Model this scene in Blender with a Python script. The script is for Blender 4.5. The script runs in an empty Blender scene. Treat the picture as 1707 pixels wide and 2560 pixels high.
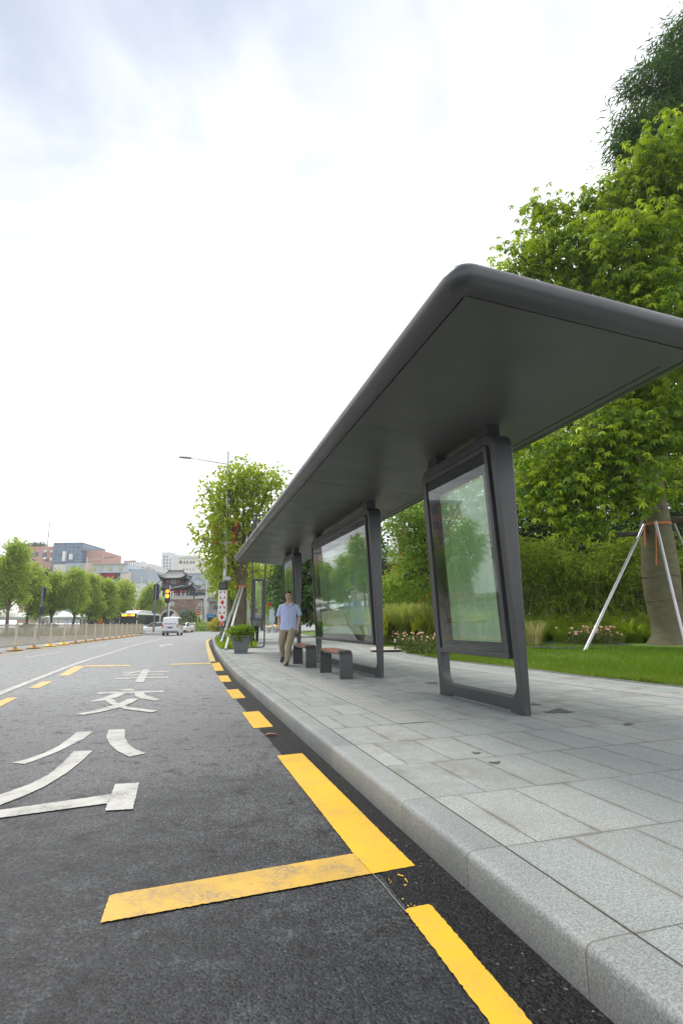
import bpy, bmesh, math, random
import numpy as np
from mathutils import Vector, Matrix, Euler
random.seed(7); RNG = np.random.default_rng(7)
scene = bpy.context.scene
col = scene.collection
R = math.radians
# ------------------------------------------------------------------ measuring aids
F = 1360.0; HC = 1.1; ROLL = R(0.8); TH = math.atan(276 / F)
_fw = np.array([0, math.cos(TH), math.sin(TH)]); _u0 = np.array([0, -math.sin(TH), math.cos(TH)]); _r0 = np.array([1.0, 0, 0])
_rt = _r0 * math.cos(ROLL) - _u0 * math.sin(ROLL); _up = _u0 * math.cos(ROLL) + _r0 * math.sin(ROLL)
CAM = np.array([0, 0, HC])
def sight(px, py): return _fw * F + _rt * (px - 853.5) - _up * (py - 1280)
def gp(px, py, z=0.0):            # where a sight line meets the level z
    v = sight(px, py); return CAM + v * ((z - HC) / v[2])
def dp(px, py, Y):                # where a sight line meets the depth Y
    v = sight(px, py); return CAM + v * (Y / v[1])
AX = R(16.8)                      # the kerb and the shelter run 16.8 degrees left of the view
_d = np.array([-math.sin(AX), math.cos(AX), 0]); _n = np.array([math.cos(AX), math.sin(AX), 0])
def S(s, t, z=0.0):               # metres along the kerb, metres to its right, height
    p = _d * s + _n * t; return (p[0], p[1], z)
Z1 = lambda x, y: (x / 5.227, 1320 + y / 5.227)
Z2 = lambda x, y: (250 + x / 5.058, 1330 + y / 5.058)
Z3 = lambda x, y: (900 + x / 1.943, 1600 + y / 1.943)
Z6 = lambda x, y: (1300 + x / 3.852, 1200 + y / 3.852)
Z7 = lambda x, y: (430 + x / 4.357, 1120 + y / 4.357)
Z8 = lambda x, y: (x / 2.24, 1560 + y / 2.24)
ZA = lambda x, y: (200 + x / 1.742, 1860 + y / 1.742)
# ------------------------------------------------------------------ objects
def tag(o, label=None, cat=None, group=None, kind=None):
    if label: o['label'] = label
    if cat: o['category'] = cat
    if group: o['group'] = group
    if kind: o['kind'] = kind
    return o
def thing(name, label, cat, loc=(0, 0, 0), rz=0.0, group=None):
    o = bpy.data.objects.new(name, None); col.objects.link(o)
    o.location = Vector(loc); o.rotation_euler = (0, 0, rz); o.empty_display_size = 0.2
    return tag(o, label, cat, group)
def root_matrix(o): return Matrix.LocRotScale(o.location, o.rotation_euler, o.scale)
def full_matrix(o):
    m = root_matrix(o)
    while o.parent: o = o.parent; m = root_matrix(o) @ m
    return m
def kids(o): return [c for c in bpy.data.objects if c.parent == o]
def copy_tree(o, parent=None, _k=None):
    if _k is None:
        _k = {}
        for c in bpy.data.objects:
            if c.parent: _k.setdefault(c.parent.name, []).append(c)
    c = o.copy(); col.objects.link(c)
    if parent: c.parent = parent; c.matrix_parent_inverse = o.matrix_parent_inverse
    for ch in _k.get(o.name, []): copy_tree(ch, c, _k)
    return c
ORD = 'first second third fourth fifth sixth seventh eighth ninth tenth eleventh twelfth thirteenth fourteenth fifteenth sixteenth seventeenth eighteenth nineteenth twentieth'.split()
class MB:
    def __init__(s): s.v = []; s.f = []; s.m = []; s.uv = None
    def add(s, v, f, m=0):
        b = len(s.v); s.v += [tuple(float(c) for c in p) for p in v]
        s.f += [tuple(i + b for i in q) for q in f]; s.m += [m] * len(f); return s
    def box(s, x0, y0, z0, x1, y1, z1, m=0, T=None):
        v = [(x, y, z) for z in (z0, z1) for y in (y0, y1) for x in (x0, x1)]
        if T: v = [T(*p) for p in v]
        return s.add(v, [(0, 2, 3, 1), (4, 5, 7, 6), (0, 1, 5, 4), (2, 6, 7, 3), (0, 4, 6, 2), (1, 3, 7, 5)], m)
    def bar(s, a, b, w, h=None, m=0):
        h = h or w; a = Vector(a); b = Vector(b); d = (b - a).normalized()
        u = Vector((0, 0, 1)) if abs(d.z) < .95 else Vector((0, 1, 0))
        x = d.cross(u).normalized(); y = x.cross(d)
        v = [p + x * i * w / 2 + y * j * h / 2 for p in (a, b) for i, j in ((-1, -1), (1, -1), (1, 1), (-1, 1))]
        return s.add(v, [(3, 2, 1, 0), (4, 5, 6, 7), (0, 1, 5, 4), (1, 2, 6, 5), (2, 3, 7, 6), (3, 0, 4, 7)], m)
    def tube(s, pts, r, n=8, m=0, cap=True):
        pts = [Vector(p) for p in pts]
        if not hasattr(r, '__len__'): r = [r] * len(pts)
        v = []; x = None
        for i, p in enumerate(pts):
            d = (pts[min(i + 1, len(pts) - 1)] - pts[max(i - 1, 0)]).normalized()
            if x is None:
                u = Vector((0, 0, 1)) if abs(d.z) < .9 else Vector((1, 0, 0)); x = d.cross(u).normalized()
            x = (x - d * x.dot(d)).normalized(); y = d.cross(x)
            v += [p + (x * math.cos(2 * math.pi * k / n) + y * math.sin(2 * math.pi * k / n)) * r[i] for k in range(n)]
        f = [(i * n + k, i * n + (k + 1) % n, (i + 1) * n + (k + 1) % n, (i + 1) * n + k) for i in range(len(pts) - 1) for k in range(n)]
        if cap: f += [tuple(range(n))[::-1], tuple((len(pts) - 1) * n + k for k in range(n))]
        return s.add(v, f, m)
    def loft(s, rings, m=0, cap=True, closed=True):
        n = len(rings[0]); v = [p for r in rings for p in r]
        e = n if closed else n - 1
        f = [(i * n + k, i * n + (k + 1) % n, (i + 1) * n + (k + 1) % n, (i + 1) * n + k) for i in range(len(rings) - 1) for k in range(e)]
        if cap: f += [tuple(range(n))[::-1], tuple((len(rings) - 1) * n + k for k in range(n))]
        return s.add(v, f, m)
    def lathe(s, prof, c=(0, 0, 0), n=16, m=0):
        return s.loft([[(c[0] + r * math.cos(2 * math.pi * k / n), c[1] + r * math.sin(2 * math.pi * k / n), c[2] + z) for k in range(n)] for r, z in prof], m)
    def extrude(s, poly, vec, m=0):
        n = len(poly); a = [Vector(p) for p in poly]; b = [p + Vector(vec) for p in a]
        return s.add(a + b, [tuple(range(n)), tuple(range(2 * n - 1, n - 1, -1))] + [(k, k + n, (k + 1) % n + n, (k + 1) % n) for k in range(n)], m)
    def ringsolid(s, outer, inner, vec, m=0):       # frame: two matching closed outlines given a depth
        n = len(outer); vec = Vector(vec)
        o = [Vector(p) for p in outer]; i = [Vector(p) for p in inner]
        v = o + i + [p + vec for p in o] + [p + vec for p in i]
        f = []
        for k in range(n):
            j = (k + 1) % n
            f += [(k, j, n + j, n + k), (2 * n + j, 2 * n + k, 3 * n + k, 3 * n + j), (j, k, 2 * n + k, 2 * n + j), (n + k, n + j, 3 * n + j, 3 * n + k)]
        return s.add(v, f, m)
    def blob(s, c, rx, ry, rz, n=10, rings=7, m=0, j=0.0):
        rr = []
        for i in range(rings + 1):
            a = math.pi * (i + .02) / (rings + .04)
            rr.append([(c[0] + rx * math.sin(a) * math.cos(2 * math.pi * k / n) * (1 + random.uniform(-j, j)), c[1] + ry * math.sin(a) * math.sin(2 * math.pi * k / n) * (1 + random.uniform(-j, j)), c[2] - rz * math.cos(a)) for k in range(n)])
        return s.loft(rr, m)
    def build(s, name, mats, parent=None, bevel=0, seg=2, smooth=None, fix=True, local=False):
        me = bpy.data.meshes.new(name)
        v = s.v
        if parent is not None and not local:
            inv = full_matrix(parent).inverted(); v = [inv @ Vector(p) for p in v]
        me.from_pydata(v, [], s.f)
        if not isinstance(mats, (list, tuple)): mats = [mats]
        for mt in mats: me.materials.append(mt)
        if len(mats) > 1: me.polygons.foreach_set('material_index', s.m)
        if fix:
            bm = bmesh.new(); bm.from_mesh(me); bmesh.ops.recalc_face_normals(bm, faces=bm.faces); bm.to_mesh(me); bm.free()
        if s.uv is not None:
            uvl = me.uv_layers.new(name='run')
            for lp in me.loops: uvl.data[lp.index].uv = s.uv[lp.vertex_index]
        o = bpy.data.objects.new(name, me); col.objects.link(o)
        if smooth is not None:
            me.polygons.foreach_set('use_smooth', [True] * len(me.polygons)); me.set_sharp_from_angle(angle=R(smooth))
        if bevel:
            b = o.modifiers.new('edges', 'BEVEL'); b.width = bevel; b.segments = seg; b.limit_method = 'ANGLE'; b.angle_limit = R(35)
        if parent is not None: o.parent = parent
        me.update(); return o
def structure(o): o['kind'] = 'structure'; return o
def np_mesh(name, V, Fc, mats, parent=None, attr=None, smooth=False, local=False):
    """V (n,3); Fc (m,k) faces all with k corners."""
    V = np.asarray(V, dtype=np.float64)
    if parent is not None and not local:
        M = np.array(full_matrix(parent).inverted()); V = V @ M[:3, :3].T + M[:3, 3]
    me = bpy.data.meshes.new(name); k = Fc.shape[1]
    me.vertices.add(len(V)); me.vertices.foreach_set('co', V.astype(np.float32).ravel())
    me.loops.add(Fc.size); me.loops.foreach_set('vertex_index', Fc.astype(np.int32).ravel())
    me.polygons.add(len(Fc)); me.polygons.foreach_set('loop_start', np.arange(0, Fc.size, k, dtype=np.int32))
    me.update(calc_edges=True)
    if attr is not None:
        a = me.attributes.new('tint', 'FLOAT', 'FACE'); a.data.foreach_set('value', attr.astype(np.float32))
    for mt in (mats if isinstance(mats, (list, tuple)) else [mats]): me.materials.append(mt)
    if smooth: me.polygons.foreach_set('use_smooth', np.ones(len(Fc), dtype=bool))
    o = bpy.data.objects.new(name, me); col.objects.link(o)
    if parent is not None: o.parent = parent
    return o
# ------------------------------------------------------------------ materials
def new_mat(name):
    m = bpy.data.materials.new(name); m.use_nodes = True; nt = m.node_tree
    return m, nt, nt.nodes['Principled BSDF'], nt.links.new
def node(nt, t, **kw):
    n = nt.nodes.new(t)
    for k, v in kw.items():
        if k.startswith('i_'):
            n.inputs[int(k[2:]) if k[2:].isdigit() else k[2:].replace('_', ' ')].default_value = v
        else: setattr(n, k, v)
    return n
def mixc(nt, fac, a, b, mode='MIX'):
    n = nt.nodes.new('ShaderNodeMix'); n.data_type = 'RGBA'; n.blend_type = mode
    for i, v in ((0, fac), (6, a), (7, b)):
        if isinstance(v, (int, float)): n.inputs[i].default_value = v
        elif isinstance(v, (tuple, list)): n.inputs[i].default_value = (*v[:3], 1)
        else: nt.links.new(v, n.inputs[i])
    return n.outputs[2]
def mathn(nt, op, a, b=0.0, c=None, clamp=False):
    n = nt.nodes.new('ShaderNodeMath'); n.operation = op; n.use_clamp = clamp
    for i, v in enumerate((a, b, c)):
        if v is None: continue
        if isinstance(v, (int, float)): n.inputs[i].default_value = v
        else: nt.links.new(v, n.inputs[i])
    return n.outputs[0]
def ramp(nt, fac, lo, hi, a=0.0, b=1.0):
    n = nt.nodes.new('ShaderNodeMapRange'); n.inputs[1].default_value = lo; n.inputs[2].default_value = hi
    n.inputs[3].default_value = a; n.inputs[4].default_value = b; nt.links.new(fac, n.inputs[0]); return n.outputs[0]
def noise(nt, vec, scale, detail=4, rough=.55, dist=0):
    n = node(nt, 'ShaderNodeTexNoise', i_Scale=scale, i_Detail=detail, i_Roughness=rough, i_Distortion=dist)
    if vec is not None: nt.links.new(vec, n.inputs['Vector'])
    return n.outputs['Fac']
def bump(nt, h, strength, dist, prev=None):
    b = node(nt, 'ShaderNodeBump', i_Strength=strength, i_Distance=dist); nt.links.new(h, b.inputs['Height'])
    if prev is not None: nt.links.new(prev, b.inputs['Normal'])
    return b.outputs[0]
def obj_co(nt): return node(nt, 'ShaderNodeTexCoord').outputs['Object']
def PM(name, c, r=.5, met=0, var=.12, vs=3.0, bp=0.0, bs=60.0, spec=.5, coat=0.0, stretch=None, dirt=0.0):
    m, nt, P, L = new_mat(name); co = obj_co(nt)
    if stretch:
        mp = node(nt, 'ShaderNodeMapping'); mp.inputs['Scale'].default_value = stretch; L(co, mp.inputs[0]); co = mp.outputs[0]
    a = noise(nt, co, vs, 5, .6)
    colr = mixc(nt, ramp(nt, a, .3, .7), tuple(x * (1 - var) for x in c), tuple(min(1, x * (1 + var)) for x in c))
    if dirt:
        b = noise(nt, co, vs * .37, 6, .65)
        colr = mixc(nt, ramp(nt, b, .52, .75, 0, dirt), colr, tuple(x * .45 + .02 for x in c))
    L(colr, P.inputs['Base Color']); P.inputs['Metallic'].default_value = met
    L(ramp(nt, noise(nt, co, vs * 2.3, 4), .3, .7, r * .85, min(1, r * 1.15)), P.inputs['Roughness'])
    P.inputs['Specular IOR Level'].default_value = spec; P.inputs['Coat Weight'].default_value = coat
    if bp: L(bump(nt, noise(nt, co, bs, 3), bp, .004), P.inputs['Normal'])
    return m
def leaf_mat(name, dark, light, young, trans=.35, rough=.42):
    """leaf colour varies leaf by leaf and with its age; light passes through the blade"""
    m, nt, P, L = new_mat(name)
    g = node(nt, 'ShaderNodeNewGeometry'); at = node(nt, 'ShaderNodeAttribute', attribute_name='tint')
    c = mixc(nt, g.outputs['Random Per Island'], dark, light)
    c = mixc(nt, at.outputs['Fac'], c, young)
    L(c, P.inputs['Base Color']); P.inputs['Roughness'].default_value = rough; P.inputs['Specular IOR Level'].default_value = .25
    tr = node(nt, 'ShaderNodeBsdfTranslucent'); tc = mixc(nt, .35, c, (young[0] * 1.2, young[1] * 1.3, young[2] * .7)); L(tc, tr.inputs[0])
    mx = node(nt, 'ShaderNodeMixShader', i_0=trans); L(P.outputs[0], mx.inputs[1]); L(tr.outputs[0], mx.inputs[2])
    L(mx.outputs[0], nt.nodes['Material Output'].inputs[0]); return m
def lamp_mat(name, c, strength):
    m, nt, P, L = new_mat(name); P.inputs['Base Color'].default_value = (*c, 1)
    P.inputs['Emission Color'].default_value = (*c, 1); P.inputs['Emission Strength'].default_value = strength; return m
# ------------------------------------------------------------------ camera, sky, sun
cd = bpy.data.cameras.new('camera'); cam = bpy.data.objects.new('camera', cd); col.objects.link(cam)
cd.sensor_fit = 'VERTICAL'; cd.sensor_height = 36; cd.lens = 36 * F / 2560; cd.clip_start = .05; cd.clip_end = 6000
cam.matrix_world = Matrix(((_rt[0], _up[0], -_fw[0], 0), (_rt[1], _up[1], -_fw[1], 0), (_rt[2], _up[2], -_fw[2], HC), (0, 0, 0, 1)))
scene.camera = cam
w = bpy.data.worlds.new('World'); scene.world = w; w.use_nodes = True; nt = w.node_tree; L = nt.links.new
bg = nt.nodes['Background']; bg.inputs[1].default_value = .1
SUN_EL, SUN_ROT = R(58), R(-35)
sky = node(nt, 'ShaderNodeTexSky', sky_type='NISHITA'); sky.sun_disc = False; sky.sun_elevation = SUN_EL; sky.sun_rotation = SUN_ROT
sky.air_density = 1.0; sky.dust_density = 2.0
tc = node(nt, 'ShaderNodeTexCoord').outputs['Generated']
sx = node(nt, 'ShaderNodeSeparateXYZ'); L(tc, sx.inputs[0])
# clouds drift on a flat layer: divide the direction by its height
dz = mathn(nt, 'MAXIMUM', sx.outputs[2], .08)
cv = node(nt, 'ShaderNodeCombineXYZ'); L(mathn(nt, 'DIVIDE', sx.outputs[0], dz), cv.inputs[0]); L(mathn(nt, 'DIVIDE', sx.outputs[1], dz), cv.inputs[1])
n1 = noise(nt, cv.outputs[0], .9, 5, .5, .5); n2 = noise(nt, cv.outputs[0], 2.2, 6, .55, .4)
thin = mathn(nt, 'ADD', mathn(nt, 'MULTIPLY', n1, .62), mathn(nt, 'MULTIPLY', n2, .38))
# the cover thins towards the upper left
lft = ramp(nt, sx.outputs[0], .06, -.40); hgh = ramp(nt, sx.outputs[2], .40, .80)
gap = mathn(nt, 'MULTIPLY', lft, hgh)
top = mathn(nt, 'MULTIPLY', ramp(nt, sx.outputs[2], .60, .85, 0, 1.1), ramp(nt, sx.outputs[0], .42, -.05))
streak = mathn(nt, 'SUBTRACT', .84, mathn(nt, 'MULTIPLY', mathn(nt, 'SUBTRACT', thin, .5), 1.9))
cover = mathn(nt, 'SUBTRACT', 1.0, mathn(nt, 'MULTIPLY', mathn(nt, 'MAXIMUM', gap, top), streak, clamp=True), clamp=True)
cl = mixc(nt, ramp(nt, n2, .35, .7), (4.5, 4.7, 5.1), (8.0, 8.0, 8.0))
skyc = mixc(nt, 1.0, sky.outputs[0], (1.15, 1.15, 1.2), 'MULTIPLY')
thinveil = mixc(nt, .95, skyc, (1.5, 1.95, 2.65))
L(mixc(nt, cover, thinveil, cl), bg.inputs[0])
sd = bpy.data.lights.new('sun', 'SUN'); sd.energy = 1.5; sd.angle = R(20); sd.color = (1, .95, .88)
sun = bpy.data.objects.new('sun', sd); col.objects.link(sun)
sv = Vector((math.sin(SUN_ROT) * math.cos(SUN_EL), math.cos(SUN_ROT) * math.cos(SUN_EL), math.sin(SUN_EL)))
sun.rotation_euler = sv.to_track_quat('Z', 'Y').to_euler(); sun.location = (0, 0, 60)
scene.view_settings.view_transform = 'Standard'; scene.view_settings.look = 'None'; scene.view_settings.gamma = 1; scene.view_settings.exposure = 1.25
scene.render.film_transparent = False
scene.cycles.max_bounces = 8; scene.cycles.transparent_max_bounces = 16; scene.cycles.diffuse_bounces = 3; scene.cycles.glossy_bounces = 3
scene.cycles.sample_clamp_indirect = 8; scene.cycles.use_denoising = True
# ------------------------------------------------------------------ ground, road, pavement
def lerp(a, b, t): return a + (b - a) * t
def smooth_line(pts, n=8):
    """Catmull-Rom through the points"""
    P = [np.array(p, float) for p in pts]; P = [2 * P[0] - P[1]] + P + [2 * P[-1] - P[-2]]; out = []
    for i in range(1, len(P) - 2):
        for k in range(n):
            t = k / n; a, b, c, d = P[i - 1:i + 3]
            out.append(.5 * ((2 * b) + (-a + c) * t + (2 * a - 5 * b + 4 * c - d) * t * t + (-a + 3 * b - 3 * c + d) * t ** 3))
    out.append(P[-2]); return out
def offset_line(pts, o):
    out = []
    for i, p in enumerate(pts):
        d = np.array(pts[min(i + 1, len(pts) - 1)]) - np.array(pts[max(i - 1, 0)]); d = d / np.linalg.norm(d)
        out.append(np.array(p) + np.array([d[1], -d[0]]) * o)      # positive o: to the right of the run
    return out
KJ = [S(s, 1.385)[:2] for s in (-7, -4, -2, 0, 2, 4, 6, 8, 9.5)] + [(-2.02, 11.5), (-2.92, 14.75), (-3.87, 18.3), (-5.36, 24.1), (-7.40, 32.5), (-9.80, 42.8), (-11.0, 49.5), (-11.6, 55), (-11.2, 60), (-9.4, 64.5), (-5.5, 67.5), (2, 69)]
KJ = smooth_line(KJ, 6)                                             # joint between kerbstone and slabs
# --- asphalt
def asphalt(name, dark, light, grain=1.0, fresh=False):
    m, nt, P, L = new_mat(name); co = obj_co(nt)
    v1 = node(nt, 'ShaderNodeTexVoronoi', i_Scale=104.0); L(co, v1.inputs['Vector'])
    v2 = node(nt, 'ShaderNodeTexVoronoi', i_Scale=210.0); L(co, v2.inputs['Vector'])
    sp = node(nt, 'ShaderNodeSeparateColor'); L(v1.outputs['Color'], sp.inputs[0])
    big = noise(nt, co, .55, 5, .6); mid = noise(nt, co, 5.5, 8, .78); fine = noise(nt, co, 85, 3, .75)
    # wheel tracks polished pale along the lane
    mp = node(nt, 'ShaderNodeMapping'); mp.inputs['Rotation'].default_value = (0, 0, -R(14.5)); mp.inputs['Scale'].default_value = (.62, .035, 1); L(co, mp.inputs[0])
    lane = noise(nt, mp.outputs[0], 1.0, 3, .5)
    f = mathn(nt, 'ADD', mathn(nt, 'MULTIPLY', big, .45), mathn(nt, 'MULTIPLY', lane, .55))
    c = mixc(nt, ramp(nt, f, .36, .62), dark, light)
    if not fresh:                                                  # mask by distance: near dark, far pale, grazing sheen painted into the colour
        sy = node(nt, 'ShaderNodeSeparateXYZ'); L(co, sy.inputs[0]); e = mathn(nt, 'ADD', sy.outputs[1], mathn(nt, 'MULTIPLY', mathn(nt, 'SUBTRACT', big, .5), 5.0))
    c = mixc(nt, ramp(nt, mid, .52, .60, 0, .55), c, tuple(x * 1.25 for x in light))
    c = mixc(nt, ramp(nt, mid, .45, .37, 0, .8), c, tuple(x * .5 for x in dark))
    stone = mixc(nt, sp.outputs[0], tuple(x * .4 for x in dark), tuple(x * 1.55 for x in light))
    c = mixc(nt, .62 * grain, c, stone)
    c = mixc(nt, ramp(nt, sp.outputs[1], .985, .995, 0, .5), c, (.30, .27, .22))
    c = mixc(nt, ramp(nt, fine, .52, .40, 0, .9), c, tuple(x * .2 for x in dark))
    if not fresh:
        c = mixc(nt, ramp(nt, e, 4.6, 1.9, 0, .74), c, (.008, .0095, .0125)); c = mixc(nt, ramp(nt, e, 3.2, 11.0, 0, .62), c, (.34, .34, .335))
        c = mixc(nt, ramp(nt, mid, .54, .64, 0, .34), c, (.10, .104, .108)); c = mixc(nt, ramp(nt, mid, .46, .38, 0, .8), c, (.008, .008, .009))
    c = mixc(nt, ramp(nt, sp.outputs[2], .15, .85), mixc(nt, 1, c, (.52, .535, .555), 'MULTIPLY'), mixc(nt, 1, c, (1.48, 1.49, 1.50), 'MULTIPLY'))   # chippings
    L(c, P.inputs['Base Color'])
    L(ramp(nt, fine, .3, .7, .48 if fresh else .42, .68), P.inputs['Roughness']); P.inputs['Specular IOR Level'].default_value = .15 if fresh else .22
    h = mathn(nt, 'ADD', mathn(nt, 'MULTIPLY', v1.outputs['Distance'], -.9), mathn(nt, 'MULTIPLY', v2.outputs['Distance'], -.4))
    h = mathn(nt, 'ADD', h, mathn(nt, 'MULTIPLY', fine, .5))
    L(bump(nt, h, .45 * grain, .005), P.inputs['Normal']); return m
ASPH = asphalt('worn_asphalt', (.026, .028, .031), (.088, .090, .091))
FRESH = asphalt('fresh_asphalt', (.008, .008, .009), (.017, .017, .018), 1.3, True)
EARTH = PM('dry_earth', (.16, .17, .10), .95, var=.4, vs=.12)
g = MB(); g.add([(-900, -200, -.03), (900, -200, -.03), (900, 1500, -.03), (-900, 1500, -.03)], [(0, 1, 2, 3)]); structure(g.build('ground', EARTH))
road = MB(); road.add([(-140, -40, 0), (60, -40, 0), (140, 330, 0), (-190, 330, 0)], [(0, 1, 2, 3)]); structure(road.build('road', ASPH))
near = [p for p in KJ if p[1] < 52]
gut_r = offset_line(near, -.12); gut_l = offset_line(near, -.47)
rr = np.random.default_rng(3)
gut_l = [p + np.array([rr.normal(0, .006), 0]) for p in gut_l]
m = MB(); n_ = len(near); m.add([(*p, .004) for p in gut_l] + [(*p, .004) for p in gut_r], [(k, k + 1, n_ + k + 1, n_ + k) for k in range(n_ - 1)]); structure(m.build('road_strip', FRESH))
# --- granite
def granite(name, a, b, slab=None, scale=1.0, stain=.5):
    m, nt, P, L = new_mat(name); co = obj_co(nt)
    sp1 = noise(nt, co, 135, 2, .75); sp2 = noise(nt, co, 420, 2, .8); lo = noise(nt, co, .9, 6, .62); md = noise(nt, co, 3.1, 5, .6)
    c = mixc(nt, ramp(nt, lo, .35, .65), a, b)
    if slab:
        bt = node(nt, 'ShaderNodeTexBrick', offset=.5, offset_frequency=2, squash=1.0)
        for k, v in (('Color1', (0, 0, 0, 1)), ('Color2', (1, 1, 1, 1)), ('Mortar', (0, 0, 0, 1)), ('Scale', 1.0), ('Mortar Size', .0035), ('Mortar Smooth', .15), ('Bias', 0.0), ('Brick Width', .34), ('Row Height', .70)): bt.inputs[k].default_value = v
        mp = node(nt, 'ShaderNodeMapping'); mp.inputs['Location'].default_value = slab; L(co, mp.inputs[0]); L(mp.outputs[0], bt.inputs['Vector'])
        bw = node(nt, 'ShaderNodeRGBToBW'); L(bt.outputs['Color'], bw.inputs[0])
        c = mixc(nt, bw.outputs[0], mixc(nt, 1, c, (.86, .88, .88), 'MULTIPLY'), mixc(nt, 1, c, (1.05, 1.045, 1.02), 'MULTIPLY'))
    c = mixc(nt, ramp(nt, sp1, .38, .62, -.02, .6), mixc(nt, 1, c, (.54, .55, .56), 'MULTIPLY'), mixc(nt, 1, c, (1.36, 1.36, 1.35), 'MULTIPLY'))
    c = mixc(nt, ramp(nt, sp2, .62, .70, 0, .45), c, (.13, .13, .14))
    st = mathn(nt, 'MULTIPLY', ramp(nt, lo, .46, .66), ramp(nt, md, .40, .62))
    c = mixc(nt, mathn(nt, 'MULTIPLY', st, stain), c, (.17, .16, .13))
    if slab:
        # grime gathers along the joints
        ed = node(nt, 'ShaderNodeTexBrick', offset=.5, offset_frequency=2)
        for k, v in (('Scale', 1.0), ('Mortar Size', .03), ('Mortar Smooth', 1.0), ('Brick Width', .34), ('Row Height', .70)): ed.inputs[k].default_value = v
        L(mp.outputs[0], ed.inputs['Vector'])
        c = mixc(nt, mathn(nt, 'MULTIPLY', ed.outputs['Fac'], ramp(nt, md, .42, .66, 0, .75)), c, (.15, .13, .10))
        c = mixc(nt, mathn(nt, 'MULTIPLY', bt.outputs['Fac'], .85), c, (.10, .095, .075))
        h = mathn(nt, 'ADD', mathn(nt, 'MULTIPLY', bt.outputs['Fac'], -1.0), mathn(nt, 'MULTIPLY', sp1, .12)); L(bump(nt, h, .6, .006), P.inputs['Normal'])
    else:
        L(bump(nt, sp1, .25, .003), P.inputs['Normal'])
    L(c, P.inputs['Base Color']); L(ramp(nt, md, .3, .7, .5, .75), P.inputs['Roughness']); P.inputs['Specular IOR Level'].default_value = .35
    return m, nt, P, L
# slabs: their grid is square to the kerb, so the pavement object is turned with it
PAVE = granite('granite_slabs', (.33, .352, .342), (.42, .438, .42), slab=(-1.385, -.863, 0), stain=.7)[0]
GE = [(11, -2), (8.2, 1.5), (6.05, 5.2), (4.73, 7.93), (4.42, 8.65), (4.04, 9.6), (3.64, 11.0), (2.9, 12.9), (2.45, 14.3), (1.86, 17.9), (1.15, 24.7), (-.9, 34), (-3.2, 46), (-4.6, 56), (-4.4, 63), (-2.0, 68), (2, 69)]
GE = smooth_line(GE, 5)                                             # edge of pavement and lawn
pv = MB()
poly = [(*p, .15) for p in KJ] + [(*p, .15) for p in GE[::-1]]
c_, s_ = math.cos(-AX), math.sin(-AX)
pv.extrude([(x * c_ - y * s_, x * s_ + y * c_, z) for x, y, z in poly], (0, 0, -.14))
po = structure(pv.build('pavement', PAVE)); po.rotation_euler = (0, 0, AX)
# --- kerb: rounded granite stones, a joint every 0.70 m
KM, nt, P, L = granite('granite_kerb', (.27, .288, .278), (.36, .378, .364), stain=.6)
uvn = node(nt, 'ShaderNodeUVMap', uv_map='run'); sx = node(nt, 'ShaderNodeSeparateXYZ'); L(uvn.outputs[0], sx.inputs[0])
fr = mathn(nt, 'FRACT', mathn(nt, 'MULTIPLY', sx.outputs[0], 1 / .70)); dj = mathn(nt, 'MINIMUM', fr, mathn(nt, 'SUBTRACT', 1.0, fr))
jt = ramp(nt, dj, .0055, .0025, 0, .8); base = P.inputs['Base Color'].links[0].from_socket
wn = node(nt, 'ShaderNodeTexWhiteNoise', noise_dimensions='1D'); L(mathn(nt, 'FLOOR', mathn(nt, 'MULTIPLY', sx.outputs[0], 1 / .70)), wn.inputs['W'])
cst = mixc(nt, 1, base, mixc(nt, wn.outputs[0], (.86, .87, .88), (1.08, 1.07, 1.06)), 'MULTIPLY')
low = ramp(nt, sx.outputs[1], .12, .0, 0, .5); cst = mixc(nt, low, cst, (.11, .10, .085))   # darker down the face towards the foot
L(mixc(nt, jt, cst, (.17, .15, .12)), P.inputs['Base Color'])
pb = P.inputs['Normal'].links[0].from_socket; L(bump(nt, mathn(nt, 'MULTIPLY', jt, -1.0), .8, .006, pb), P.inputs['Normal'])
prof = [(-.176, -.02), (-.1755, .122), (-.173, .134), (-.168, .143), (-.160, .149), (-.148, .153), (-.12, .154), (-.003, .154), (-.003, .0)]
kb = MB(); rows = []; uv = []; acc = 0
for i, p in enumerate(KJ):
    if i: acc += np.linalg.norm(KJ[i] - KJ[i - 1])
    d = KJ[min(i + 1, len(KJ) - 1)] - KJ[max(i - 1, 0)]; d = d / np.linalg.norm(d); nr = np.array([d[1], -d[0]])
    rows.append([(*(p + nr * a), b) for a, b in prof]); arc = 0
    for k, (a, b) in enumerate(prof): uv.append((acc, max(b, 0)))
s0 = -7.0
kb.loft(rows, closed=False, cap=False); kb.uv = [(u + s0 - 1.563, v) for u, v in uv]
structure(kb.build('kerb', KM, smooth=40))
JNT = PM('dirty_joint', (.055, .045, .032), .95, var=.4, vs=9)
m = MB(); n_ = len(KJ); m.add([(*p, .1552) for p in offset_line(KJ, -.004)] + [(*p, .1552) for p in offset_line(KJ, .004)], [(k, k + 1, n_ + k + 1, n_ + k) for k in range(n_ - 1)]); structure(m.build('kerb_strip', JNT))
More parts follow.
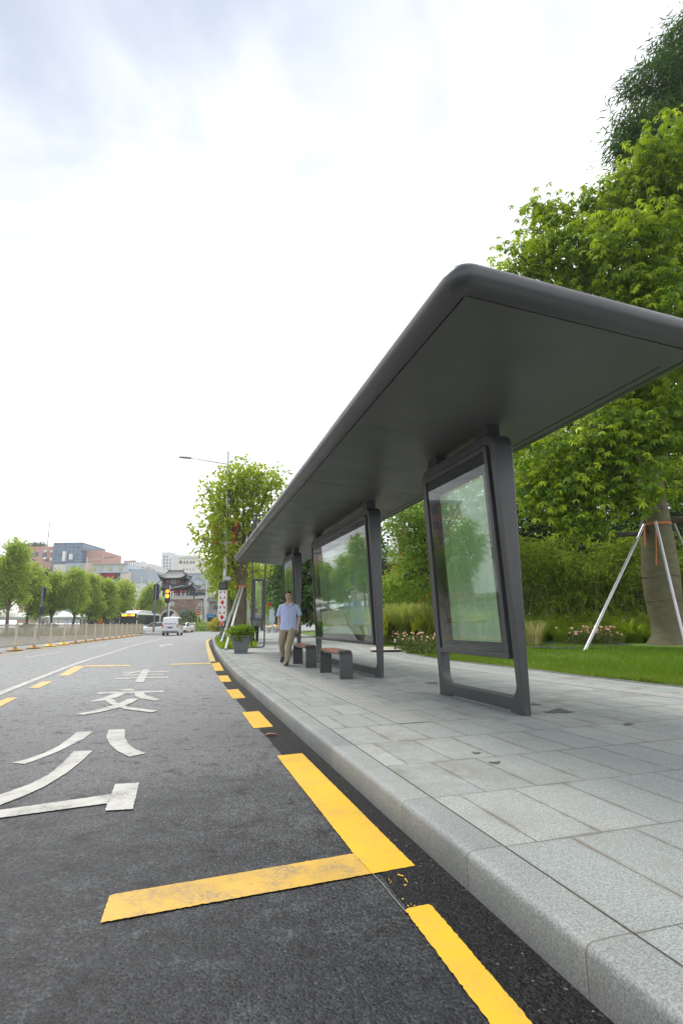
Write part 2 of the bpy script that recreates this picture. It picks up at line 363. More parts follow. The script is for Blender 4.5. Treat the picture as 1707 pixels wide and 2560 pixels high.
# --- painted markings, thin worn sheets on the asphalt
def paint(name, c, wear=.35, tone=.8):
    m, nt, P, L = new_mat(name); co = obj_co(nt)
    a = noise(nt, co, 4.5, 7, .74); b = noise(nt, co, 60, 4, .75); d = noise(nt, co, 1.6, 4, .6)
    k = mixc(nt, ramp(nt, d, .35, .65), tuple(x * tone for x in c), c)
    gr = mathn(nt, 'MULTIPLY', ramp(nt, a, .46, .64), ramp(nt, b, .36, .60)); k = mixc(nt, mathn(nt, 'MULTIPLY', gr, wear), k, (.14, .13, .11))
    pit = ramp(nt, b, .715, .735, 0, min(1, wear * 2)); k = mixc(nt, pit, k, (.05, .05, .05))
    L(k, P.inputs['Base Color']); P.inputs['Roughness'].default_value = .6
    L(bump(nt, b, .35, .004), P.inputs['Normal']); return m
YEL = paint('yellow_paint', (.70, .415, .008), .3, .86); YOLD = paint('worn_yellow_paint', (.60, .36, .045), .85, .78); YPALE = paint('pale_yellow_paint', (.64, .44, .13), .6)
WHT = paint('white_paint', (.47, .465, .425), .9, .8)
def rough_poly(q, z, amp=.006, step=.035):
    out = []
    for i in range(len(q)):
        a, b = np.array(q[i]), np.array(q[(i + 1) % len(q)]); ln = np.linalg.norm(b - a); k = max(1, int(ln / step))
        nv = np.array([b[1] - a[1], a[0] - b[0]]) / max(ln, 1e-6)
        for j in range(k):
            e = rr.normal(0, amp) if j else 0
            p = a + (b - a) * j / k + nv * e; out.append((p[0], p[1], z))
    return out
def marking(name, polys, mt, z=.006, amp=.0013, step=.012):
    m = MB()
    for q in polys:
        v = rough_poly([gp(*p)[:2] if isinstance(p, tuple) else p for p in q], z, amp, step); m.add(v, [tuple(range(len(v)))])
    return structure(m.build(name, mt))
yb = lambda *a: [ZA(*p) for p in a]; z8 = lambda *a: [Z8(*p) for p in a]
marking('road_marking', [yb((856, 54), (967, 43), (1458, 535), (1270, 571), (1190, 480)), z8((1355, 497), (1450, 490), (1530, 577), (1420, 587)), z8((1264, 371), (1333, 366), (1376, 415), (1305, 421)), z8((1220, 291), (1275, 289), (1297, 324), (1240, 326)), z8((1185, 222), (1228, 215), (1255, 262), (1205, 264)),
    [Z3(220, 1322), Z3(232, 1310), Z3(330, 1291), Z3(348, 1298), Z3(830, 1865), Z3(1120, 2240), Z3(830, 2240), Z3(625, 1865)]], YEL)
marking('road_marking', [yb((1192, 482), (1271, 570), (90, 785), (128, 668), (150, 660))], YOLD)
marking('road_marking', [z8((328, 291), (388, 290), (480, 236), (418, 237)), z8((160, 362), (222, 360), (303, 321), (240, 322)), z8((-60, 455), (45, 415), (103, 414), (0, 466)), z8((480, 233), (732, 231), (732, 237), (480, 240)), z8((955, 225), (1183, 218), (1183, 224), (955, 230))], YPALE)
def band(name, line, wd, mt, z=.008):
    a = offset_line(line, -wd / 2); b = offset_line(line, wd / 2); n = len(line)
    m = MB(); m.add([(*p, z) for p in a] + [(*p, z) for p in b], [(k, k + 1, n + k + 1, n + k) for k in range(n - 1)]); return structure(m.build(name, mt))
band('road_marking', smooth_line([gp(*Z7(*p))[:2] for p in ((444, 2328), (410, 2230), (388, 2150), (386, 2110), (402, 2090), (461, 2065))], 8), .17, YPALE)
band('road_marking', smooth_line([(-3.9, 3.5), (-5.78, 9.55), (-7.91, 16.67), (-8.85, 20.3), (-10.1, 25.2), (-11.2, 29.4), (-13.75, 40.9), (-15.7, 50.5), (-17.6, 60)], 6), .16, WHT)
band('road_marking', smooth_line([(-10.8, 8), (-13.65, 22.3), (-15.5, 30), (-21.2, 58)], 6), .15, YPALE)
marking('road_marking', [[np.array(p) for p in ((-13.25, 29.0), (-13.1, 29.0), (-13.95, 33.2), (-14.1, 33.2))], [np.array(p) for p in ((-11.6, 20.4), (-11.45, 20.4), (-12.2, 24.4), (-12.35, 24.4))], [np.array(p) for p in ((-15.0, 38), (-14.85, 38), (-15.7, 42.2), (-15.85, 42.2))]], WHT)
marking('road_marking', [[np.array(p) for p in ((-9.35, 28.4), (-9.2, 28.4), (-9.75, 30.6), (-9.35, 30.7), (-10.05, 33), (-10.3, 30.5), (-9.95, 30.55))]], WHT, .008)
marking('road_marking', [[np.array(p) for p in ((-21.5, 63.5), (-11.9, 60.5), (-11.9, 61.1), (-21.5, 64.1))]], WHT)
G = [z8((520, 604), (430, 606), (395, 640), (330, 685), (250, 725), (160, 757), (68, 780), (140, 788), (230, 755), (330, 715), (400, 680), (470, 645)),
     z8((610, 594), (700, 592), (700, 640), (720, 675), (760, 705), (818, 727), (725, 747), (660, 715), (615, 675), (597, 635)),
     z8((520, 713), (415, 716), (350, 785), (270, 850), (160, 905), (0, 962), (-90, 985), (-200, 1020), (-160, 1068), (-70, 1042), (0, 1020), (130, 970), (250, 915), (380, 835), (460, 770)),
     z8((-160, 1070), (0, 1048), (622, 960), (604, 1010), (0, 1092), (-130, 1112)), z8((645, 903), (780, 895), (745, 1043), (590, 1053))]
J = [z8((665, 368), (735, 364), (768, 374), (690, 375)), z8((550, 384), (918, 375), (918, 384), (548, 394)), z8((640, 392), (703, 391), (660, 412), (600, 430), (520, 438), (500, 435), (580, 415)),
     z8((752, 388), (803, 386), (820, 402), (900, 425), (870, 432), (790, 420), (757, 405)), z8((600, 425), (640, 425), (650, 440), (720, 468), (885, 488), (850, 498), (700, 480), (620, 452), (595, 437)), z8((720, 422), (780, 420), (740, 445), (660, 474), (560, 497), (470, 512), (430, 508), (560, 480), (650, 455))]
C = [z8((683, 269), (945, 263), (945, 269), (683, 275)), z8((690, 286), (920, 280), (920, 285), (690, 291)), z8((645, 304), (942, 296), (942, 302), (645, 310)), z8((800, 258), (838, 256), (806, 327), (755, 328)), z8((690, 286), (720, 285), (800, 263), (775, 264))]
for q in (G, J, C):
    for i, st in enumerate(q): structure(marking('road_marking', [st], WHT, .005 + .0008 * i, .002))
# thin chalk guide line and dropped flecks of yellow by the corner of the bay
CHK = paint('chalk_line', (.20, .20, .20), .95)
band('road_marking', smooth_line([gp(*ZA(*p))[:2] for p in ((1275, 575), (1320, 622), (1370, 685), (1418, 740))], 4), .004, CHK, .009)
fl = []
for (x, y, l, a) in ((1345, 595, 14, 1.2), (1352, 608, 16, 1.9), (1395, 578, 26, .3), (1420, 600, 22, .9), (1415, 622, 10, .4), (1405, 682, 7, 0), (1428, 712, 7, .5), (1456, 712, 6, .2), (1440, 705, 5, 1)):
    dx, dy = math.cos(a) * l / 2, math.sin(a) * l / 2; fl.append(yb((x - dx, y - dy - 2), (x + dx, y + dy - 2), (x + dx, y + dy + 3), (x - dx, y - dy + 3)))
marking('road_marking', fl, YEL, .007, .001, .01)
# --- tactile paving: ribbed guide strips with a studded end slab
def tactile(name, line, wd, kind):
    m, nt, P, L = new_mat(name + '_stone'); uvn = node(nt, 'ShaderNodeUVMap', uv_map='run'); sx = node(nt, 'ShaderNodeSeparateXYZ'); L(uvn.outputs[0], sx.inputs[0])
    u, v = sx.outputs[0], sx.outputs[1]
    if kind == 'rib':
        h = ramp(nt, mathn(nt, 'ABSOLUTE', mathn(nt, 'SUBTRACT', mathn(nt, 'FRACT', mathn(nt, 'MULTIPLY', v, 1 / .075)), .5)), .24, .14)
        h = mathn(nt, 'MULTIPLY', h, ramp(nt, mathn(nt, 'ABSOLUTE', mathn(nt, 'SUBTRACT', mathn(nt, 'FRACT', mathn(nt, 'MULTIPLY', u, 1 / .35)), .5)), .47, .44))
    else:
        a = mathn(nt, 'SUBTRACT', mathn(nt, 'FRACT', mathn(nt, 'MULTIPLY', u, 1 / .05)), .5); b = mathn(nt, 'SUBTRACT', mathn(nt, 'FRACT', mathn(nt, 'MULTIPLY', v, 1 / .05)), .5)
        h = ramp(nt, mathn(nt, 'SQRT', mathn(nt, 'ADD', mathn(nt, 'MULTIPLY', a, a), mathn(nt, 'MULTIPLY', b, b))), .34, .22)
    co = obj_co(nt); n0 = noise(nt, co, 190, 2, .7); c = mixc(nt, ramp(nt, n0, .35, .65), (.30, .31, .31), (.42, .43, .43))
    jn = ramp(nt, mathn(nt, 'ABSOLUTE', mathn(nt, 'SUBTRACT', mathn(nt, 'FRACT', mathn(nt, 'MULTIPLY', u, 1 / .35)), .5)), .488, .495)
    c = mixc(nt, mathn(nt, 'SUBTRACT', 1.0, h), c, (.27, .27, .26)); L(mixc(nt, jn, c, (.11, .10, .085)), P.inputs['Base Color'])
    P.inputs['Roughness'].default_value = .65; L(bump(nt, h, 1.0, .006), P.inputs['Normal'])
    a = offset_line(line, -wd / 2); b = offset_line(line, wd / 2); k_ = MB(); n = len(line); acc = [0]
    for i in range(1, n): acc.append(acc[-1] + np.linalg.norm(np.array(line[i]) - np.array(line[i - 1])))
    k_.add([(*p, .1535) for p in a] + [(*p, .1535) for p in b], [(k, k + 1, n + k + 1, n + k) for k in range(n - 1)])
    k_.uv = [(q, 0) for q in acc] + [(q, wd) for q in acc]; return structure(k_.build(name, m))
tl = [np.array(S(s, 2.225)[:2]) for s in np.arange(5.07, 15.1, .7)]
tactile('pavement_strip', tl[:3], .34, 'stud'); tactile('pavement_strip', smooth_line([p for p in tl[2:]] + [(-3.3, 20), (-5.4, 29), (-7.6, 38)], 4), .34, 'rib')
tl2 = offset_line(GE, -.95)[8:60]
tactile('pavement_strip', tl2[::-1], .34, 'rib')
# damp stains on the slabs
WET = PM('damp_stain', (.12, .125, .115), .35, var=.3, vs=8)
for i, (x, y, a, b) in enumerate(((965, 345, 60, 10), (850, 312, 26, 4), (1300, 408, 22, 5), (565, 547, 20, 4), (655, 594, 26, 5), (350, 208, 30, 5))):
    q = []
    for k in range(22):
        t = 2 * math.pi * k / 22; r_ = 1 + .28 * math.sin(3 * t + i) + .16 * math.sin(7 * t + 2 * i)
        q.append(gp(*Z3(x + a * r_ * math.cos(t), y + b * r_ * math.sin(t)), .1542))
    mm = MB(); mm.add(q, [tuple(range(22))]); structure(mm.build('pavement_surface', WET))
# fallen leaf on the asphalt and a curb of stone setts at the lawn
LV = PM('dead_leaf', (.32, .14, .06), .6, var=.3, vs=20)
c0 = gp(*Z8(1517, 628)); q = MB()
q.add([(c0[0] + .075 * a, c0[1] + .045 * b, .012 + h) for a, b, h in ((-1, 0, .0), (-.4, .5, .015), (.3, .5, .012), (1, .05, .0), (.3, -.5, .014), (-.4, -.45, .01))], [(0, 1, 2, 3), (0, 3, 4, 5)])
tag(q.build('fallen_leaf', LV), 'dry reddish-brown fallen leaf lying on the dark asphalt by the yellow dashes', 'leaf')
SET = granite('lawn_edging', (.20, .21, .22), (.28, .29, .29))[0]
e1 = offset_line(GE, -.06); e2 = offset_line(GE, .06); n = len(GE); q = MB()
q.loft([[(*a, .1), (*a, .162), (*b, .162), (*b, .1)] for a, b in zip(e1, e2)], closed=False, cap=False); structure(q.build('lawn_strip', SET))
# ------------------------------------------------------------------ bus shelter
GREY = PM('dark_grey_coating', (.076, .077, .081), .34, .35, var=.10, vs=1.3, bp=.06, bs=220, spec=.5, dirt=.12)
SOFF = PM('soffit_sheet', (.092, .091, .092), .42, var=.05, vs=.8, bp=.03, bs=90, stretch=(1, 1, 1))
BLACK = PM('black_lining', (.008, .008, .009), .35, var=.2)
FRIT = PM('black_glass_border', (.006, .006, .007), .4, var=.1, spec=.15)
GAP = PM('dark_joint', (.012, .012, .012), .8)
def pane_mat(name, haze=.16, tint=(.74, .86, .78)):
    """clear pane: mirrors by angle, greenish body, streaks of dried rain"""
    m, nt, P, L = new_mat(name); nt.nodes.remove(P); out = nt.nodes['Material Output']
    co = obj_co(nt); mp = node(nt, 'ShaderNodeMapping'); mp.inputs['Scale'].default_value = (6, 6, 1.1); L(co, mp.inputs[0])
    a = noise(nt, mp.outputs[0], .9, 6, .62); b = noise(nt, co, 1.3, 4, .6)
    h = mathn(nt, 'MULTIPLY', ramp(nt, mathn(nt, 'ADD', mathn(nt, 'MULTIPLY', a, .6), mathn(nt, 'MULTIPLY', b, .4)), .36, .66, .72, 1.3), haze)
    tr = node(nt, 'ShaderNodeBsdfTransparent'); tr.inputs[0].default_value = (*tint, 1)
    df = node(nt, 'ShaderNodeBsdfDiffuse'); df.inputs[0].default_value = (.46, .68, .43, 1)
    tl_ = node(nt, 'ShaderNodeBsdfTranslucent'); tl_.inputs[0].default_value = (.50, .76, .44, 1)
    dd = node(nt, 'ShaderNodeMixShader', i_0=.5); L(df.outputs[0], dd.inputs[1]); L(tl_.outputs[0], dd.inputs[2])
    gl = node(nt, 'ShaderNodeBsdfGlossy'); gl.inputs['Roughness'].default_value = .015; gl.inputs[0].default_value = (.95, .97, .97, 1)
    gm = node(nt, 'ShaderNodeNewGeometry'); vd = node(nt, 'ShaderNodeVectorMath', operation='DOT_PRODUCT'); L(gm.outputs['Normal'], vd.inputs[0]); L(gm.outputs['Incoming'], vd.inputs[1])
    g1 = mathn(nt, 'SUBTRACT', 1.0, mathn(nt, 'ABSOLUTE', vd.outputs['Value'])); fr = mathn(nt, 'ADD', .05, mathn(nt, 'MULTIPLY', mathn(nt, 'POWER', g1, 4.0), .9), clamp=True)
    m1 = node(nt, 'ShaderNodeMixShader'); L(h, m1.inputs[0]); L(tr.outputs[0], m1.inputs[1]); L(dd.outputs[0], m1.inputs[2])
    m2 = node(nt, 'ShaderNodeMixShader'); L(fr, m2.inputs[0]); L(m1.outputs[0], m2.inputs[1]); L(gl.outputs[0], m2.inputs[2])
    L(m2.outputs[0], out.inputs[0]); return m
PANE = pane_mat('clear_front_glass', .02, (.88, .94, .90))
PANEB = pane_mat('rain_streaked_glass', .37, (.72, .92, .74))
def rrect(a0, a1, b0, b1, rt, rb, n=7):
    out = []
    for cx, cy, r, t0 in ((a1 - rt, b1 - rt, rt, 0), (a0 + rt, b1 - rt, rt, 90), (a0 + rb, b0 + rb, rb, 180), (a1 - rb, b0 + rb, rb, 270)):
        for k in range(n): t = R(t0 + 90 * k / (n - 1)); out.append((cx + r * math.cos(t), cy + r * math.sin(t)))
    return out
tf = lambda z: 3.405 - .047 * (z - .15)
tb = lambda z: 3.475 + .035 * min(1, max(0, (z - .15) / .25))
shelter = thing('bus_shelter', 'long dark grey bus shelter with a flat rounded canopy on three glazed frames', 'bus shelter', S(11.5, 3.4, .15), AX)
def wring(o, i, f0, f1):            # frame outline given front and back surfaces that lean
    m = MB(); n = len(o)
    v = [S(a, f0(b), b) for a, b in o] + [S(a, f0(b), b) for a, b in i] + [S(a, f1(b), b) for a, b in o] + [S(a, f1(b), b) for a, b in i]; f = []
    for k in range(n):
        j = (k + 1) % n; f += [(k, j, n + j, n + k), (2 * n + j, 2 * n + k, 3 * n + k, 3 * n + j), (j, k, 2 * n + k, 2 * n + j), (n + k, n + j, 3 * n + j, 3 * n + k)]
    return m.add(v, f)
def display_frame(s0, s1, label):
    top = 3.165
    o = rrect(s0, s1, .172, top, .17, .02); i = rrect(s0 + .10, s1 - .13, .315, top - .115, .10, .15)
    fr = wring(o, i, tf, tb).build('display_frame', GREY, shelter, bevel=.014, smooth=30); tag(fr, label)
    for u0, u1 in ((s0 - .002, s0 + .24), (s1 - .24, s1 + .002)):      # feet under both ends of the bottom rail
        ft = MB(); ft.box(u0, 0, .148, u1, 1, .215, T=lambda a_, y, z: S(a_, lerp(tf(.15) - .003, tb(.15) + .003, y), z)); ft.build('foot', GREY, fr, bevel=.004)
    ca, cb, za, zb = s0 + .135, s1 - .115, .70, 3.03
    o = rrect(ca, cb, za, zb, .012, .012, 3); i = rrect(ca + .055, cb - .055, za + .055, zb - .055, .008, .008, 3)
    wring(o, i, lambda z: tf(z) - .028, lambda z: tf(z) + .135).build('display_case', GREY, fr, bevel=.008)
    a0, a1, b0, b1 = ca + .057, cb - .057, za + .057, zb - .057
    q = lambda m, z0, z1, x0, x1, dt: m.add([S(x0, tf(z0) + dt, z0), S(x1, tf(z0) + dt, z0), S(x1, tf(z1) + dt, z1), S(x0, tf(z1) + dt, z1)], [(0, 1, 2, 3)])
    q(MB(), b0, b1, a0, a1, -.008).build('glass_pane', PANE, fr); q(MB(), b0, b1, a0, a1, .118).build('glass_pane', PANEB, fr)
    o = rrect(a0, a1, b0, b1, .004, .004, 3)
    for dt, (l, r_, bt, tp) in ((-.003, (.085, .095, .085, .17)), (.111, (.12, .12, .10, .19))):
        i = rrect(a0 + l, a1 - r_, b0 + bt, b1 - tp, .004, .004, 3)
        wring(o, i, lambda z, d=dt: tf(z) + d, lambda z, d=dt: tf(z) + d + .003).build('black_border', FRIT, fr)
    for u in (s0 + .16, s1 - .42):
        b = MB(); b.box(u, 0, 0, u + .26, 1, 1, T=lambda a, y, z: S(a, tf(3.1) + .03 + y * .17, 3.155 + z * .175)); b.build('mounting_bracket', GREY, fr, bevel=.01)
    return fr
display_frame(5.0, 6.87, 'narrow glazed frame nearest the kerb end of the shelter')
display_frame(9.13, 13.6, 'wide glazed frame in the middle of the shelter')
display_frame(15.75, 17.55, 'narrow glazed frame at the far end of the shelter')
CS = lambda s, t: t + .014 * (s - 3)
def CP(s, t, dz): return S(s, CS(s, t), 3.40 - (t - 1.89) * .071 + dz)
c0, c1, t0, t1 = 3.12, 20.6, 1.89, 4.05
m = MB(); rings = []
for o, z in ((-.02, .035), (0, .030), (0, 0), (.042, .003), (.083, .018), (.113, .048), (.132, .088), (.137, .120), (.13, .157), (.106, .19), (.065, .212), (0, .227), (-.25, .245)):
    ro = max(.03, .05 + o)
    rings.append([CP(a, b, z) for a, b in rrect(c0 - o, c1 + o, t0 - o, t1 + o, ro, ro, 8)])
canopy = m.loft(rings).build('canopy', GREY, shelter, smooth=42)
js = [c0 + .012, 8.46, 8.54, 15.46, 15.54, c1 - .012]
for k in range(5):
    a, b = js[k] + (.005 if k else 0), js[k + 1] - (.005 if k < 4 else 0)
    p = MB()
    if k % 2 == 0 and b - a > 3:                                     # each bay is a folded sheet with a faint cross line
        mid = (a + b) / 2
        for x0, x1 in ((a, mid - .002), (mid + .002, b)): p.box(x0, t0 + .012, 0, x1, t1 - .012, .02, T=lambda s, t, z: CP(s, t, z))
    else: p.box(a, t0 + .012, 0, b, t1 - .012, .02, T=lambda s, t, z: CP(s, t, z))
    p.build('soffit_panel', SOFF, canopy)
g_ = MB(); g_.box(c0 + .3, t1 - .105, -.004, c1 - .2, t1 - .097, .003, T=lambda s, t, z: CP(s, t, z)); g_.build('drip_groove', GAP, canopy)
# ------------------------------------------------------------------ benches
WOOD, nt, P, L = new_mat('oiled_seat_wood'); co = obj_co(nt)
mp = node(nt, 'ShaderNodeMapping'); mp.inputs['Scale'].default_value = (14, 1.2, 14); L(co, mp.inputs[0]); a = noise(nt, mp.outputs[0], 2, 6, .6)
L(mixc(nt, ramp(nt, a, .35, .65), (.27, .085, .045), (.46, .17, .09)), P.inputs['Base Color']); P.inputs['Roughness'].default_value = .42
def bench(s0, s1, label):
    b = thing('bench', label, 'bench', S((s0 + s1) / 2, 2.84, .15), AX, 'metal and wood benches under the shelter')
    h, th, r = .62, .05, .13; t0, t1 = 2.73, 2.96
    for e, sg in ((s0, 1), (s1, -1)):
        out = [(e, .15)]; inn = [(e + sg * th, .15)]
        for k in range(9):
            a = R(180 - 90 * k / 8) if sg > 0 else R(90 * k / 8)
            out.append((e + sg * r + r * math.cos(a), h - r + r * math.sin(a))); inn.append((e + sg * r + (r - th) * math.cos(a), h - r + (r - th) * math.sin(a)))
        out.append((e + sg * .17, h)); inn.append((e + sg * .17, h - th))
        m = MB(); n = len(out); v = [S(a, t, z) for t in (t0, t1) for a, z in out + inn]; f = []
        for k in range(n - 1):
            f += [(k, k + 1, n + k + 1, n + k), (2 * n + k, 3 * n + k, 3 * n + k + 1, 2 * n + k + 1), (k, 2 * n + k, 2 * n + k + 1, k + 1), (n + k, n + k + 1, 3 * n + k + 1, 3 * n + k)]
        f += [(0, n, 3 * n, 2 * n), (n - 1, 3 * n - 1, 4 * n - 1, 2 * n - 1)]
        m.add(v, f).build('leg', GREY, b, bevel=.006, smooth=35)
    m = MB(); w = (t1 - t0 - .03) / 3
    for k in range(3):
        a = t0 + .002 + k * (w + .012); m.box(s0 + .165, a, h - .045, s1 - .165, a + w, h + .004, T=S)
    m.build('seat', WOOD, b, bevel=.005)
    m = MB(); m.box(s0 + .15, t0 + .02, h - .075, s1 - .15, t1 - .02, h - .047, T=S); m.build('seat_rail', GREY, b)
bench(9.25, 10.65, 'nearer of the two low wooden benches, in front of the wide glazed frame')
bench(11.83, 13.22, 'farther low wooden bench, beside the walking man in the blue shirt')
# ------------------------------------------------------------------ stop totem
tot = thing('bus_stop_totem', 'tall slim grey bus stop frame with a glass panel, standing beyond the shelter', 'bus stop sign', (-3.44, 22.5, .15), R(4))
def TT(x, y, z): c, s_ = math.cos(R(4)), math.sin(R(4)); return (-3.44 + x * c - y * s_, 22.5 + x * s_ + y * c, z)
def flat_ring(o, i, y0, y1, T=TT):
    m = MB(); n = len(o); v = [T(a, y, b) for y in (y0, y1) for q in (o, i) for a, b in q]; f = []
    for k in range(n):
        j = (k + 1) % n; f += [(k, j, n + j, n + k), (2 * n + j, 2 * n + k, 3 * n + k, 3 * n + j), (j, k, 2 * n + k, 2 * n + j), (n + k, n + j, 3 * n + j, 3 * n + k)]
    return m.add(v, f)
flat_ring(rrect(-.285, .285, .15, 5.62, .11, .11), rrect(-.235, .235, .20, 5.56, .08, .08), -.06, .06).build('outer_frame', GREY, tot, bevel=.008, smooth=30)
for z0, z1 in ((1.22, 2.90), (3.60, 5.38)):
    c = flat_ring(rrect(-.232, .232, z0, z1, .01, .01, 3), rrect(-.18, .18, z0 + .05, z1 - .05, .01, .01, 3), -.05, .05).build('panel_case', GREY, tot, bevel=.006)
    flat_ring(rrect(-.178, .178, z0 + .052, z1 - .052, .004, .004, 3), rrect(-.135, .135, z0 + .10, z1 - .10, .004, .004, 3), -.03, .03).build('black_border', FRIT, c)
    m = MB(); m.add([TT(-.178, -.035, z0 + .05), TT(.178, -.035, z0 + .05), TT(.178, -.035, z1 - .05), TT(-.178, -.035, z1 - .05)], [(0, 1, 2, 3)]); m.build('glass_pane', PANE, c)
# ------------------------------------------------------------------ planter
PLM = PM('grey_planter_paint', (.17, .185, .20), .6, var=.12, vs=4, dirt=.25)
SOIL = PM('potting_soil', (.035, .025, .018), .95, var=.4, vs=20, bp=.6)
pl = thing('planter_box', 'square tapered grey planter box on the pavement by the kerb', 'planter', (-3.42, 18.75, .15), R(6))
def PT(x, y, z): c, s_ = math.cos(R(6)), math.sin(R(6)); return (-3.42 + x * c - y * s_, 18.75 + x * s_ + y * c, z)
m = MB(); sq = lambda h, z: [PT(-h, -h, z), PT(h, -h, z), PT(h, h, z), PT(-h, h, z)]
m.loft([sq(.2, .15), sq(.305, .735), sq(.275, .735), sq(.262, .66)], cap=False); m.add(sq(.2, .152), [(3, 2, 1, 0)]); m.build('planter_shell', PLM, pl, bevel=.006)
m = MB(); m.add(sq(.265, .67), [(0, 1, 2, 3)]); m.build('soil', SOIL, pl)
# ------------------------------------------------------------------ left street lamp with knots, loudspeaker and diamond panel
LWHT = PM('white_lamp_paint', (.66, .67, .68), .4, var=.06, dirt=.15); LGRY = PM('lamp_base_grey', (.10, .115, .135), .5, var=.15)
REDP = PM('red_panel', (.56, .018, .012), .45, var=.1, spec=.3); WPAN = PM('white_panel', (.76, .76, .75), .4, var=.04, dirt=.1); GOLD = PM('gold_trim', (.75, .42, .05), .4, var=.1)
lb = gp(*Z7(556, 2060), .15); LY = 38.5
lx = lambda px, py: dp(*Z7(px, py), LY)
BX = float(lx(556, 2063)[0]); bz = .17
lamp = thing('street_lamp', 'tall white street lamp with red knot ornaments and a red diamond panel below', 'street lamp', (BX, LY, bz))
m = MB(); m.tube([(BX, LY, -.2), (BX, LY, 1.0), (BX, LY, 3.9)], [.17, .16, .14], 12); m.build('base_column', LGRY, lamp, smooth=40)
m = MB(); m.tube([(BX, LY, 3.9), (BX, LY, 8), (BX, LY, 13.5)], [.135, .11, .055], 12); m.lathe([(.02, 0), (.06, .03), (.06, .09), (.01, .12)], (BX, LY, 13.5), 10); m.build('pole', LWHT, lamp, smooth=40)
m = MB(); m.tube([(BX, LY, 12.62), (BX - 1.4, LY - .1, 12.85), (BX - 2.75, LY - .2, 13.07)], [.05, .04, .035], 8); m.tube([(BX, LY, 12.1), (BX - .9, LY - .06, 12.72)], .02, 6); m.build('lamp_arm', LWHT, lamp, smooth=40)
m = MB(); m.loft([[(BX - 2.65 - u, LY - .2 + w_ * sx_, 13.06 + .08 * u + z) for sx_, z in ((-1, 0), (-.8, .07), (0, .10 * hh), (.8, .07), (1, 0), (.6, -.05), (-.6, -.05))] for u, w_, hh in ((0, .05, .6), (.12, .15, 1), (.6, .17, 1), (.85, .1, .8), (.9, .03, .4))]); m.build('lamp_head', PM('lamp_head_grey', (.35, .35, .33), .4), lamp, smooth=50)
m = MB(); m.box(BX - .95, LY - .03, 6.72, BX + .85, LY + .03, 6.86); m.build('ornament_bar', LWHT, lamp)
for sx_ in (-1, 1):
    cx = BX + sx_ * .62; k = MB(); y = LY - .05
    loop = [(cx + .42 * math.sin(t) * (1 + .3 * math.cos(2 * t)), y, 8.05 + .34 * math.cos(t) * (1 + .2 * math.cos(4 * t))) for t in np.linspace(0, 2 * math.pi, 26)]
    k.tube(loop, .035, 6); k.tube([(cx - .35, y, 8.1), (cx, y, 7.72), (cx + .35, y, 8.1)], .04, 6); k.tube([(cx - .25, y, 8.2), (cx, y, 8.45), (cx + .25, y, 8.2)], .035, 6)
    k.extrude([(cx - .2, y - .02, 8.0), (cx, y - .02, 7.72), (cx + .2, y - .02, 8.0), (cx, y - .02, 8.3)], (0, .05, 0))
    k.blob((cx, y, 7.4), .16, .1, .16, 8, 6); k.blob((cx, y, 7.12), .13, .08, .13, 8, 6); k.extrude([(cx - .13, y, 6.98), (cx + .13, y, 6.98), (cx + .18, y, 6.62), (cx - .18, y, 6.62)], (0, .06, 0))
    kn = k.build('knot_ornament', REDP, lamp, smooth=40)
    
    for bx_, bz_, br_ in ((0, 8.62, .09), (-.3, 8.28, .06), (.3, 8.28, .06), (0, 7.25, .08)):
        k = MB(); k.blob((cx + bx_, y - .06, bz_), br_, br_ * .8, br_, 8, 6); k.build('gold_bead', GOLD, kn, smooth=50)
m = MB(); m.box(BX - .02, LY - .55, 4.08, BX + .5, LY - .02, 4.34); m.build('camera_box', PM('camera_box_grey', (.42, .43, .43), .45), lamp, bevel=.02)
m = MB(); m.box(BX - .31, LY - .38, 3.45, BX + .25, LY - .12, 4.0); sp = m.build('loudspeaker', PM('speaker_black', (.035, .037, .04), .6), lamp, bevel=.02)
m = MB()
for r_ in (.20, .145, .09, .035): m.tube([(BX - .03 + r_ * math.cos(t), LY - .385, 3.72 + r_ * math.sin(t)) for t in np.linspace(0, 2 * math.pi, 21)], .012, 5)
m.build('speaker_rings', PM('speaker_ring_grey', (.16, .16, .16), .5), sp)
px0, px1 = BX - .33, BX + .25; pc = (px0 + px1) / 2; hw = .29; y = LY - .32
m = MB(); m.extrude([(pc - hw, y, 3.42), (pc - hw - .02, y, 2.6), (pc - hw, y, 1.55), (pc - .13, y, 1.2), (pc - .13, y, .98), (pc + .13, y, .98), (pc + .13, y, 1.2), (pc + hw, y, 1.55), (pc + hw, y, 3.36), (pc + hw - .06, y, 3.43)], (0, .14, 0)); pan = m.build('diamond_panel', WPAN, lamp, bevel=.012)
m = MB()
def dia(cx, cz, w_, h_, q=0):
    m = MB(); m.extrude([(cx - w_, y - .006 - q, cz), (cx, y - .006 - q, cz + h_), (cx + w_, y - .006 - q, cz), (cx, y - .006 - q, cz - h_)], (0, .004, 0)); m.build('red_diamond', REDP, pan)
for cz in (3.08, 2.05):
    for sx_, sz_ in ((-1, 1), (1, 1), (1, -1), (-1, -1)):
        m = MB(); m.extrude([(pc + sx_ * .19, y - .006, cz + sz_ * .25), (pc + sx_ * .04, y - .006, cz + sz_ * .25), (pc + sx_ * .19, y - .006, cz + sz_ * .05)], (0, .004, 0)); m.build('red_corner', REDP, pan)
for cz in (2.57, 1.56): dia(pc, cz, .14, .18)
m = MB(); m.extrude([(pc - .17, y - .006, 1.30), (pc + .17, y - .006, 1.30), (pc + .09, y - .006, 1.10), (pc + .07, y - .006, .99), (pc - .07, y - .006, .99), (pc - .09, y - .006, 1.10)], (0, .004, 0))
m.build('red_pendant', REDP, pan)
